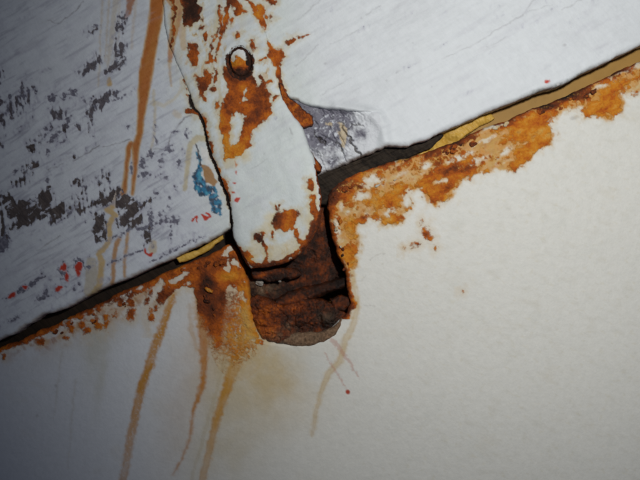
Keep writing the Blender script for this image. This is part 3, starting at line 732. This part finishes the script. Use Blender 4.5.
# ---- lower steel panel with its corroded hole
def lower_paint(X, Y, S):
    wx, wy = warp(X, Y, 3.0, 205, 14); ux, uy = warp(X, Y, 1.2, 207, 12)
    C = np.empty((len(X),3), np.float32); C[:] = (0.70,0.695,0.650)
    C = over(C, 1-sstep(60, 330, X), (0.635,0.66,0.71))  # bluish tint towards the left: cool light painted into the panel colour
    C = over(C, 0.5*np.exp(-((X-290)/45)**2-((Y-365)/22)**2), (0.62,0.68,0.70))
    n = fbm(X, Y, 26, 4, 211); n5 = fbm(X, Y, 5, 4, 212); n2 = fbm(X, Y, 2.6, 3, 213)
    C = over(C, 0.22*sstep(0.05, 0.9, fbm(X, Y, 9, 4, 214, ax=2.0, ang=25))*sstep(300, 470, X), (0.54,0.51,0.42))
    C = over(C, 0.12*sstep(0.1, 0.9, n)*sstep(300,360,X), (0.50,0.52,0.46))
    C = over(C, 0.20*sstep(0.25, 0.8, fbm(X, Y, 4.5, 4, 217, ax=1.6, ang=20))*sstep(280, 420, X), (0.58,0.52,0.36))
    C = over(C, 0.10*sstep(0.0, 0.8, fbm(X, Y, 2.4, 2, 218)), (0.50,0.52,0.50))
    C = over(C, 0.16*sstep(0.3, 0.8, fbm(X, Y, 34, 5, 219, ax=1.5, ang=15)), (0.56,0.50,0.38))
    def soft(items, al, col, k=6.0, noise_=0.45, nn=None):
        nonlocal C
        m = np.zeros_like(X)
        for (cx, cy, rx, ry, ang) in items:
            a = math.radians(ang); ca, sa = math.cos(a), math.sin(a); dx, dy = wx-cx, wy-cy
            m = np.maximum(m, np.exp(-((dx*ca+dy*sa)/rx)**2-((-dx*sa+dy*ca)/ry)**2))
        m = np.clip(m*(1 + noise_*(n if nn is None else nn)), 0, 1)
        C = over(C, m*al, col)
    soft([(245,350,32,60,14),(262,378,45,38,20),(225,340,26,60,10)], 0.72, (0.52,0.35,0.10))
    soft([(230,420,40,80,18)], 0.45, (0.52,0.42,0.22))
    soft([(185,395,22,70,12)], 0.35, (0.52,0.42,0.36))
    soft([(95,350,13,36,5),(100,372,6,40,8)], 0.35, (0.40,0.37,0.22))
    soft([(245,425,80,60,0)], 0.22, (0.50,0.46,0.38))
    soft([(340,345,18,30,0)], 0.18, (0.58,0.50,0.38))
    soft([(130,320,90,14,-24)], 0.35, (0.48,0.44,0.34))
    # runs of rusty water
    for pts, al, col in [
        ([(172,296,3.5),(169,304,4.4),(154,349,5.4),(141,386,5.6),(131,431,5.0),(122,480,4.4),(40,900,3)],0.92,(0.50,0.235,0.045)),
        ([(199,296,6),(203,345,5),(203,372,3.8),(202,386,3.6),(193,409,1.8),(189,439,1.5),(181,460,1.2),(172,476,1.0)],0.88,(0.48,0.19,0.03)),
        ([(249,325,9),(244,337,8),(231,375,6.8),(217,416,4.8),(202,480,4.6),(115,900,3)],0.90,(0.52,0.26,0.045)),
        ([(226,360,2),(221,371,2),(210,412,2.2),(191,480,2.2),(175,540,2)],0.40,(0.48,0.42,0.26)),
        ([(344,245,4),(350,268,4.2),(356,290,3),(357,310,3.2),(355,322,4),(345,342,4.4),(340,362,3.6),(327,377,4.0),(320,397,2.8),(315,417,2.6),(312,437,1.8)],0.60,(0.55,0.41,0.20)),
        ([(74,380,0.8),(70,420,0.7),(66,470,0.6)],0.3,(0.42,0.40,0.32)),([(60,352,1),(52,420,0.8)],0.25,(0.42,0.40,0.32)),
        ([(189,305,2),(190,330,3),(196,350,2)],0.4,(0.50,0.32,0.14)),
        ([(348,290,1),(346,272,1.4)],0.5,(0.55,0.38,0.18))]:
        q = blank(X); stroke(q, ux, uy, [(a_, b_, w_*0.76) for a_, b_, w_ in pts])
        gran = 1 - 0.45*sstep(0.15, 0.6, n2)*(1-sstep(2.0,6.5,np.abs(X-((169-(Y-304)*0.285)))))
        C = over(C, (1-0.45*sstep(380, 480, Y))*sstep(-2.6, 2.2, q + n5*1.8)*np.minimum(al*1.08,1)*gran*(0.95+0.3*fbm(X,Y,8,3,216,ax=3,ang=105)), col)
        C = over(C, sstep(-0.2, 1.0, -np.abs(q-0.8)+1.0)*al*0.25, (0.36,0.17,0.06))
    # red scratch
    q = blank(X); stroke(q, ux, uy, [(324,352,0.7),(335,371,1.0),(346,389,0.8)]); stroke(q, ux, uy, [(332,340,2.2),(342,352,2.2),(352,366,1.4),(360,380,0.8)])
    C = over(C, sstep(-0.8, 1.2, q + n2*1.3)*0.42, (0.44,0.17,0.12))
    q = blank(X); blob(q, X, Y, 348, 393, 2.3, 2.6, -30); C = over(C, sstep(-0.5, 0.7, q), (0.40,0.055,0.025))
    q = blank(X); kx, ky = warp(X, Y, 1.5, 215, 7)
    for pts in [[(364,305,0.4),(375,307,0.3)],[(370,260,0.3),(381,254,0.5)],[(346,284,0.3),(362,281,0.3),(366,276,0.2)],[(226,283,0.7),(240,284,0.9),(246,283,0.5)]]: stroke(q, kx, ky, pts)
    for a in [(384,254,1.3,0.9,0),(383,264,0.8,0.7,0),(35,417,1.4,1.6,0),(54,387,1.6,1.8,0),(157,433,1,0.8,0),(598,107,0,0,0)][:-1] + [(576,117,5,2,-15)]: blob(q, X, Y, *a)
    C = over(C, sstep(-0.7, 0.9, q + n2*0.5)*0.32, (0.20,0.17,0.15))

    # --- rust fields
    R = blank(X); T = np.full(X.shape, 0.60, np.float32) + fbm(X, Y, 16, 4, 221)*0.20
    # right of the hole and along the right lip
    RP = blank(X)
    poly(RP, wx, wy, [(327,190),(345,180),(362,172),(378,166),(392,162),(410,156),(430,150),(445,145),(462,139),(478,130),(498,128),(528,112),(560,99),(600,82),(640,66),
                     (660,56),(660,84),(640,92),(625,95),(623,112),(612,118),(600,114),(585,116),(586,105),(562,112),(548,122),(556,133),(553,141),(541,148),(528,162),(515,170),(497,168),
                     (472,178),(462,178),(459,186),(453,197),(436,205),(425,197),(420,187),(408,190),(412,205),(399,223),(382,224),(380,217),(366,216),(358,240),(356,262),
                     (350,270),(340,254),(333,236),(329,218),(327,205)])
    for (cx, cy, rx, ry, ang) in [(362,196,8,5,-20),(373,181,11,5,-20),(389,212,7,4,-30),(336,226,4,10,-8),(366,232,10,10,0),(459,157,15,2.6,-24),(443,181,7,2.5,-20),(490,128,12,3,-26),
                                  (480,160,9,3,-25),(407,200,6,6,0),(570,118,14,4,-20),(341,205,3,4,0),(505,152,6,2,-30),(400,176,5,2.5,-25),(521,113,8,1.8,-24),(428,165,5,2,-20),(604,84,14,2.2,-28),(340,262,2.5,6,0)]:
        q = blank(X); blob(q, wx, wy, cx, cy, rx, ry, ang); RP = np.minimum(RP, np.where(q > -13, -q*1.3, 14))
    fr = fbm(X, Y, 22, 5, 231, ax=2.0, ang=-27, gain=0.62)
    bo = np.full(X.shape, -0.02, np.float32)
    for (cx, cy, rx, ry, ang, w) in [(448,170,26,8,-25,0.6),(438,193,18,9,-20,0.6),(390,219,12,5,-20,0.6),(352,245,6,26,0,0.5),(334,196,9,10,0,0.9),(455,141,28,6,-25,1.0),(535,148,30,9,-35,0.7),
                                     (535,122,30,6,-25,0.4),(604,106,17,9,-20,0.8),(622,84,26,5,-25,0.5),(395,192,32,9,-25,0.4),(565,98,30,5,-25,1.0),(410,178,14,8,-25,-0.35),(480,145,14,4,-25,-0.5),
                                     (350,215,9,12,0,-0.3),(372,212,8,6,0,-0.4),(500,140,12,4,-25,-0.4)]:
        bo = bo + w*gz(X, Y, cx, cy, rx, ry, ang)
    veil = sstep(-2.5, 2.5, RP + fbm(X, Y, 9, 4, 232)*3.0)
    vn = sstep(-0.4, 0.5, fbm(X, Y, 20, 4, 233, ax=1.8, ang=-27))
    C = over(C, veil*(0.82+0.15*vn), (0.55,0.36,0.10)); C = over(C, veil*vn*0.75, (0.50,0.25,0.03)); C = over(C, veil*0.55*sstep(0.0,0.5,fbm(X, Y, 10, 5, 244, ax=3.0, ang=-27, gain=0.65)), (0.36,0.14,0.02))
    C = over(C, veil*0.8*sstep(0.30,0.58,fbm(X, Y, 9, 5, 234, ax=2.2, ang=-27)), (0.66,0.62,0.50))
    C = over(C, veil*0.88*sstep(-0.75,0.10,fr+bo+0.35*fbm(X, Y, 5, 4, 238)), (0.54,0.22,0.022))
    C = over(C, veil*0.5*sstep(0.1,0.5,fbm(X, Y, 4, 4, 239)), (0.42,0.17,0.03))
    R = np.maximum(R, np.minimum(RP + fbm(X, Y, 6, 4, 235)*4.0, (fr + bo)*7.0 + fbm(X, Y, 5, 5, 236, gain=0.65)*4.5))
    for a in [(427,234,3.6,4.4,20),(425,229,1.2,2.6,30),(431,238,2.5,1.6,20),(418,244,2.4,1.8,-20),(413,246,1.6,0.6,-20),(435,248,1.5,1.8,0),(463,292,1.2,1.2,0),(423,222,0.8,1.4,0)]: blob(R, ux, uy, *a)
    # left of the hole
    poly(R, wx, wy, [(163,273),(180,267),(200,258),(226,245),(237,241),(242,262),(247,280),(252,305),(256,330),(262,343),(254,344),(246,330),(240,306),(236,288),(228,284),
                     (224,296),(226,308),(222,316),(208,320),(197,314),(195,302),(192,290),(182,286),(172,294),(160,306),(153,314),(154,300),(164,284)])
    for (cx, cy, rx, ry, ang) in [(237,262,5,5.5,0),(226,269,4,3,0),(228,251,10,2.6,-35),(176,279,12,2.6,-25),(186,292,6,2,-20),(232,297,7,8,0),(181,301,11,8,0)]:
        q = blank(X); blob(q, wx, wy, cx, cy, rx, ry, ang); R = np.minimum(R, np.where(q > -13, -q*1.4, 14))
    R = np.where((X < 262) & (R > -12), np.minimum(R, 2.0 + 5.0*fbm(X, Y, 17, 5, 237, ax=1.8, ang=-32, gain=0.62) + 4*gz(X, Y, 210, 285, 20, 34)), R)
    for a in [(12,347,3,1.6,-20),(37,341,4.5,3,-20),(62,339,2.4,2,0),(71,329,4.6,3.6,-20),(81,323,4.5,3,-30),(85,331,2,4,0),(97,326,4.5,4,0),(105,319,2.2,4,0),(112,314,4,2.2,-40),
              (130,302,5,4.6,0),(129,315,3.6,5,0),(146,300,1.6,6,20),(150,318,2,6,15),(94,322,3,6,-10),(120,305,2,5,30),(2,356,2.5,2.5,0),(107,327,1.6,3,0),(60,325,10,1.4,-26),(88,314,16,1.6,-26),(134,292,20,2.2,-24)]: blob(R, wx, wy, *a)
    band = np.exp(-((Y-(352-0.42*X)-6)/11)**2)*sstep(-10, 40, X)*(1-sstep(150, 185, X))
    C = over(C, 0.75*band*sstep(-0.35, 0.5, fbm(X, Y, 11, 5, 241, ax=2.2, ang=-30)), (0.42,0.20,0.06))
    C = over(C, 0.6*band*sstep(0.1, 0.5, fbm(X, Y, 6, 4, 242, ax=1.6, ang=60)), (0.26,0.08,0.02))
    # the whole lip of the gap has rusted
    lip = 4.8 + 3.0*fbm(X, Y, 20, 3, 222) - S
    topedge = (Y < 320) | (X < 60)
    lip = np.where((X > 470), lip - 3.2 + 3.5*np.exp(-((X-562)/34)**2), lip)
    lip = np.where((X > 395) & (X < 425), lip - 5, lip)
    R = np.maximum(R, np.where((S < 14) & topedge, lip, FAR))
    R = np.where(R > -12, R + fbm(X, Y, 9, 5, 223, gain=0.6)*3.4, R)
    # speckled thinning under the big patch
    sp = np.exp(-((X-238)/18)**2-((Y-330)/30)**2)
    Rs = (sp - 0.35 + fbm(X, Y, 12, 3, 224)*0.25)*5
    R = np.where(sp > 0.05, np.maximum(R, np.clip(Rs, -4, 1.6) - 2.4*sstep(0.1, 0.6, fbm(X, Y, 3.6, 3, 229))), R)
    st = blank(X); stroke(st, wx, wy, [(212,290,13),(212,312,14),(214,328,10),(219,350,2)]); R = np.where(st > -8, np.maximum(R, st*0.6 + n5*1.6), R)
    for (cx, cy, rx, ry, dt) in [(208,282,11,11,-0.42),(212,310,16,22,-0.20),(215,262,24,12,-0.12),(335,196,12,12,-0.32),(350,190,14,8,-0.12),(382,200,44,26,0.10),(350,245,10,30,0.14),(440,168,26,12,-0.12),(455,145,26,8,-0.20),
                                 (530,135,40,22,0.13),(600,105,40,20,0.10),(570,95,28,5,-0.50),(545,106,18,4,-0.35),(120,300,120,10,-0.18),(245,305,9,22,0.22),(225,276,20,6,0.20),(240,340,24,30,0.20),
                                 (160,292,12,10,-0.05),(440,195,16,9,-0.04),(394,218,12,6,-0.02),(427,236,10,12,-0.06),(255,335,10,14,0.1)]:
        T = T + dt*np.exp(-((X-cx)/rx)**2-((Y-cy)/ry)**2)
    T = T + sstep(300, 360, X)*(0.05 + 0.26*fbm(X, Y, 9, 5, 243, ax=2.4, ang=-27, gain=0.62) - 0.22*np.exp(-(np.maximum(S,0)/5)**2))
    # stain bleeding out of the rust into the paint
    halo = sstep(-8, 1.0, R + n5*1.6)*(1-0.92*veil)*(0.36 + 0.3*sstep(300,340,X)*(1-sstep(395,430,X)) + 0.22*np.exp(-((X-215)/60)**2-((Y-300)/60)**2))
    C = over(C, halo, (0.56,0.40,0.19))
    
    soft_ = np.clip(1.9*np.exp(-((X-222)/30)**2-((Y-332)/36)**2) + 0.70*sstep(325, 350, X) + 0.62*(1-sstep(150, 200, X)), 0, 1)
    R = np.clip(R, -5, 4)*(1 - 0.78*soft_)
    C = over(C, 0.85*np.clip(np.exp(-((wx-214)/15)**2-((wy-312)/30)**2)*1.2*(1+0.3*n5), 0, 1), (0.36,0.11,0.025))
    # white grains
    gr = sp*sstep(0.42, 0.6, fbm(X, Y, 3.0, 2, 228)); C = over(C, gr*0.7, (0.70,0.66,0.55))
    Z0 = np.full(X.shape, -3.0, np.float32)
    return dict(pigment=C, rust=np.clip(R, -3, 3), rust_tone=T, bare=Z0, bare_tone=Z0*0)

def sd_panel(X, Y):
    s = poly_sd(X, Y, PANEL)
    hole = ((X > 325) & (X < 356) & (Y > 190) & (Y < 330)) | (Y < 175)
    return s + fbm(X, Y, 9, 4, 201)*1.2*np.exp(-np.abs(s)/8)
def z_panel(X, Y, S, a):
    z = fbm(X, Y, 180, 2, 202)*1.2 + fbm(X, Y, 6, 3, 203)*0.10
    rust = sstep(-1, 1.2, a['rust'])
    z += rust*(0.2 + fbm(X, Y, 10, 5, 204, gain=0.6)*1.7)
    z += 1.1*np.exp(-((S-3)/3.0)**2)*sstep(-0.2, 0.7, fbm(X, Y, 24, 3, 206))
    z += 1.2*np.exp(-(((X-209)/11)**2+((Y-280)/11)**2)**2)       # blister beside the strap end
    return z + edge_round(S, 5.0, 5.0)
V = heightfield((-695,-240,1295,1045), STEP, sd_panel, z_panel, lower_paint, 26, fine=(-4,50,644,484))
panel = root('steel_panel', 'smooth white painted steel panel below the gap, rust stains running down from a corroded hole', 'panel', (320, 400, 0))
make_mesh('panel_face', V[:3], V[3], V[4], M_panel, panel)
tag(flake('rust_flake', [(203,288),(206,287),(213,291),(212,294),(206,292)], 3.4, 3.0, 0.80, M_rust, panel, 240, None, 0.8, lay=0.4), 'thin pale orange flake on the dark blister')

rng = np.random.default_rng(7)
def loose(name, parent, mat, spots, zb, tone, paint=False):
    for (cx, cy, rad, elong, ang) in spots:
        n = 9; a0 = rng.random()*6.28; pts = []
        for k in range(n):
            a = a0 + k*2*math.pi/n; rr = rad*(0.62 + 0.6*rng.random())
            u, v = math.cos(a)*rr*elong, math.sin(a)*rr; g_ = math.radians(ang)
            pts.append((cx + u*math.cos(g_) - v*math.sin(g_), cy + u*math.sin(g_) + v*math.cos(g_)))
        tx, ty = rng.normal()*0.16, rng.normal()*0.16; sd_ = int(rng.integers(500, 900)); tn = tone + rng.normal()*0.10
        b = (cx-rad*2.2-2, cy-rad*2.2-2, cx+rad*2.2+2, cy+rad*2.2+2)
        z0 = zb(np.array([cx], np.float32), np.array([cy], np.float32))[0] + 1.0 + abs(tx)*rad + abs(ty)*rad
        def sd(X, Y): return poly_sd(X, Y, pts) + fbm(X, Y, 4, 3, sd_)*0.7
        def zf(X, Y, S, a): return z0 + tx*(X-cx) + ty*(Y-cy) + fbm(X, Y, 5, 3, sd_+1)*0.5 + edge_round(S, 0.9, 0.5)
        def at(X, Y, S):
            if not paint: return dict(rust_tone=tn + fbm(X, Y, 6, 3, sd_+2)*0.15, bare_tone=np.zeros_like(X))
            C = np.empty((len(X),3), np.float32); C[:] = (0.52,0.50,0.44); C = over(C, 0.75*sstep(-0.4,0.5,fbm(X,Y,7,3,sd_+3)) + 0*X, (0.52,0.36,0.14))
            Z0 = np.full(X.shape, -3.0, np.float32); return dict(pigment=C, rust=Z0, rust_tone=Z0*0, bare=Z0.copy(), bare_tone=Z0*0)
        V = heightfield(b, 0.7, sd, zf, at, 0.9)
        make_mesh(name, V[:3], V[3], V[4], mat, parent)
ez = lambda X, Y: np.full(X.shape, 0.6, np.float32)
def along(p, q, n, spread, r0, r1, ang):
    out = []
    for k in range(n):
        t = rng.random(); out.append((p[0]+(q[0]-p[0])*t + rng.normal()*1.5, p[1]+(q[1]-p[1])*t + abs(rng.normal())*spread, r0+(r1-r0)*rng.random()**2, 1.5, ang+rng.normal()*12))
    return out
loose('rust_flake', panel, M_rust, along((430,157),(480,134),9,5,1.4,3.8,-25) + along((535,113),(600,88),8,4,1.2,3.2,-25) + along((336,195),(352,184),5,5,1.2,3.0,-30), ez, 0.42)
loose('rust_flake', panel, M_rust, along((338,215),(348,270),5,5,1.0,2.4,80) + along((170,275),(232,250),9,8,1.2,3.4,-28) + along((202,272),(214,318),8,4,1.2,3.2,60) + along((40,337),(150,290),8,4,1.0,2.2,-26), ez, 0.42)
loose('paint_flake', panel, M_panel, along((372,180),(400,172),3,8,1.2,2.4,-25) + along((480,131),(512,122),3,2.5,1.2,2.4,-22) + along((334,220),(342,250),3,2,1.0,2.0,80), ez, 0, True)

# ---- corroded bracket in the hole
brk = root('corroded_bracket', 'dark brown corroded iron bracket filling the hole under the end of the strap', 'bracket', (300, 330, -10))
def chunk(name, pts, zfun, tone, greyfun, mat, seed, depth, label=None, rough=1.2, step=0.6, er=3.0, ed=4.0, amp=1.2):
    xs = [p[0] for p in pts]; ys = [p[1] for p in pts]; b = (min(xs)-4, min(ys)-4, max(xs)+4, max(ys)+4)
    def sd(X, Y):
        s = poly_sd(X, Y, pts); return s + fbm(X, Y, 10, 4, seed)*amp*np.exp(-np.abs(s)/7)
    def zf(X, Y, S, a): return zfun(X, Y) + fbm(X, Y, 15, 5, seed+1, gain=0.58)*rough + edge_round(S, er, ed)
    def at(X, Y, S): return dict(rust_tone=tone(X, Y) + fbm(X, Y, 12, 4, seed+2)*0.16, bare_tone=np.clip(greyfun(X, Y), 0, 1))
    V = heightfield(b, step, sd, zf, at, depth)
    return tag(make_mesh(name, V[:3], V[3], V[4], mat, brk), label)
G0 = lambda X, Y: np.zeros_like(X)
chunk('back_plate', [(236,240),(300,225),(322,180),(326,190),(327,214),(334,240),(342,262),(348,284),(350,288),(322,291),(300,304),(244,318),(232,280)],
      lambda X, Y: -17 - 12*sstep(316, 340, X) + 3*gz(X, Y, 262, 290, 22, 12) - 4*gz(X, Y, 300, 268, 26, 7, -12),
      lambda X, Y: 0.20 + 0.25*gz(X, Y, 321, 218, 4, 30) + 0.16*gz(X, Y, 300, 282, 14, 3, -10) + 0.14*gz(X, Y, 320, 265, 12, 16) - 0.1*sstep(330, 345, X),  # tone lowered, most at the right, as painted shade inside the cavity
      lambda X, Y: 0.7*gz(X, Y, 262, 288, 15, 9) * (0.6 + fbm(X, Y, 8, 3, 301)), M_rust_wet, 300, 8, 'flat dark brown plate at the back of the hole', rough=3.4)
chunk('ledge', [(250,268),(262,266),(285,268),(298,270),(303,275),(290,280),(268,282),(252,279)], lambda X, Y: -4 + gz(X, Y, 280, 272, 20, 4)*2,
      lambda X, Y: 0.22 + 0.3*gz(X, Y, 262, 275, 8, 3, -20) + 0.1*gz(X, Y, 290, 272, 8, 5), G0, M_rust_wet, 310, 6, rough=3.0, amp=2.2)
chunk('ledge', [(268,312),(274,300),(288,292),(306,287),(330,282),(346,277),(348,289),(330,294),(312,302),(300,307),(284,309)],
      lambda X, Y: -12 + 6*gz(X, Y, 306, 296, 60, 7, -19), lambda X, Y: 0.24 + 0.30*gz(X, Y, 294, 301, 14, 3, -18) - 0.16*sstep(318, 335, X), G0, M_rust_wet, 320, 10,
      'curved iron bar slanting across the hole', rough=1.6, er=5, ed=7)
def zmass(X, Y):
    d = [13*gz(X, Y, 309, 319, 30, 13, -6) - 8, 11*gz(X, Y, 327, 318, 13, 10) - 5.0, 10*gz(X, Y, 267, 309, 17, 9, 10) - 5.5, 9*gz(X, Y, 266, 323, 16, 6, 8) - 4.5, 8*gz(X, Y, 276, 335, 20, 9, 10) - 3.0]
    z = d[0]
    for q in d[1:]: z = np.maximum(z, q)
    return z - 3.5*sstep(270, 300, X)*(1-sstep(326, 338, Y)) + 1.2*fbm(X, Y, 26, 3, 331) - 1.6*np.clip(0.3-np.abs(fbm(X, Y, 14, 4, 332)), 0, 1)*5
chunk('rust_lump', [(246,299),(256,296),(270,300),(283,307),(292,302),(306,300),(322,300),(336,306),(347,316),(346,324),(334,332),(308,339),(297,343),(286,346),(272,345),(261,340),(253,328),(247,312)],
      zmass, lambda X, Y: 0.24 + 0.30*gz(X, Y, 264, 313, 17, 14) + 0.34*gz(X, Y, 268, 335, 20, 11) + 0.16*gz(X, Y, 298, 311, 12, 6) - 0.16*gz(X, Y, 330, 324, 12, 9),
      lambda X, Y: 0.5*gz(X, Y, 280, 339, 14, 8)*(0.7+fbm(X, Y, 6, 3, 351)) + 0.5*gz(X, Y, 289, 327, 6, 4)*(0.6+fbm(X, Y, 5, 3, 352)) + 0.3*gz(X, Y, 326, 317, 8, 5), M_rust_wet, 330, 12,
      'lumpy orange and dark brown rust mass filling the bottom of the hole', rough=2.4, er=4, ed=5)
chunk('bottom_lip', [(280,340),(292,334),(304,333),(320,333),(334,327),(342,319),(341,326),(337,335),(324,343),(308,347),(296,347),(284,345)],
      lambda X, Y: 1.5 + 1.5*gz(X, Y, 312, 340, 30, 8) - 0*X, lambda X, Y: 0.42 + 0*X, lambda X, Y: 0.85 + 0*X, M_rust, 360, 12, 'grey brown lip along the bottom of the hole', rough=1.3, er=3.5, ed=4)
chunk('rust_lump', [(330,300),(342,296),(350,298),(351,306),(344,313),(334,312)], lambda X, Y: -7 + 3*gz(X, Y, 343, 305, 9, 7), lambda X, Y: 0.22 + 0*X, G0, M_rust_wet, 370, 8, 'small dark crust at the right rim of the hole', rough=1.8)

# small pale chips caught in the hole
def pebble(name, x, y, z, r, label, seed):
    def sd(X, Y): return r - np.hypot((X-x), (Y-y)*1.2) + fbm(X, Y, 4, 3, seed)*1.1
    V = heightfield((x-r-2, y-r-2, x+r+2, y+r+2), 0.35, sd, lambda X, Y, S, a: z + 1.2*sstep(0, r, S)*r*0.5 + 0*X, lambda X, Y, S: {}, 1.2)
    o = make_mesh(name, V[:3], V[3], V[4], M_chip, None, (x, y, z)); return tag(o, label, 'paint chip')
pebble('paint_chip', 279.5, 281.3, -8.0, 1.6, 'tiny white paint chip lying on the dark ledge inside the hole', 380)
pebble('paint_chip', 258.5, 283.5, -12, 4.2, 'pale grey paint chip at the left edge of the hole, beside the tiny white one', 385)

# ---- what lies behind the gap
def strip(name, pts, zfun, mat, seed, depth, label, cat=None, kind=None, rough=0.8, step=0.8, er=2.0, ed=2.0, amp=0.8, ax=1.0, ang=0, origin=None, parent=None, sc=12):
    xs = [p[0] for p in pts]; ys = [p[1] for p in pts]; b = (min(xs)-4, min(ys)-4, max(xs)+4, max(ys)+4)
    def sd(X, Y):
        s = poly_sd(X, Y, pts); return s + fbm(X, Y, 10, 4, seed)*amp*np.exp(-np.abs(s)/7)
    def zf(X, Y, S, a): return zfun(X, Y) + fbm(X, Y, sc, 5, seed+1, ax=ax, ang=ang)*rough + edge_round(S, er, ed)
    V = heightfield(b, step, sd, zf, lambda X, Y, S: {}, depth)
    o = make_mesh(name, V[:3], V[3], V[4], mat, parent, origin or (sum(xs)/len(xs), sum(ys)/len(ys), 0))
    return tag(o, label, cat, kind)
strip('splintered_rail', [(312,168),(333,168),(350,160),(372,150),(384,143),(412,142),(440,130),(446,134),(432,147),(410,157),(380,168),(352,180),(330,194),(326,204),(318,204),(316,186)],
      lambda X, Y: -3 - 0*X, M_fibre, 400, 16, 'dark splintered timber rail wedged in the gap right of the strap', 'timber rail', rough=2.6, step=0.6, ax=11, ang=-23, sc=5, er=3, ed=3)
strip('gap_shade_strip', [(-690,640),(0,330),(60,300),(120,272),(176,246),(232,222),(240,258),(200,272),(120,306),(60,334),(0,362),(-690,680)],  # strip added behind the left gap so that it reads as shade
      lambda X, Y: -12 + 0*X, M_gap_shade, 410, 12, 'dark brown strip added in the narrow gap left of the strap to stand in for its shade', 'timber rail', rough=1.5, step=1.6, ax=5, ang=-27)
strip('sealant_strip', [(174,258),(184,254),(196,250),(208,243),(222,235),(223,239),(214,245),(209,250),(196,257),(186,261),(178,263)],
      lambda X, Y: -0.5 + 0*X, M_yellow, 420, 5, 'short flat yellow strip squeezed into the gap left of the strap', 'sealant', rough=1.2, step=0.5)
strip('sealant_strip', [(404,152),(424,141),(444,130),(462,120),(478,115),(494,110),(500,116),(484,124),(472,131),(458,143),(440,150),(420,157)],
      lambda X, Y: -11 + 3.6*fbm(X, Y, 13, 3, 433, ax=1.6, ang=50), M_yellow, 430, 4, 'crumpled bright yellow sealant behind the gap right of the strap', 'sealant', rough=1.6, step=0.6)
strip('ochre_lining', [(-690,-300),(1290,-300),(1290,760),(-690,760)], lambda X, Y: -19 + 2*fbm(X, Y, 200, 2, 441) - 45*gz(X, Y, 330, 300, 60, 60), M_ochre, 440, 4,
      'plain ochre painted lining behind board and panel', kind='structure', rough=0.3, step=10)
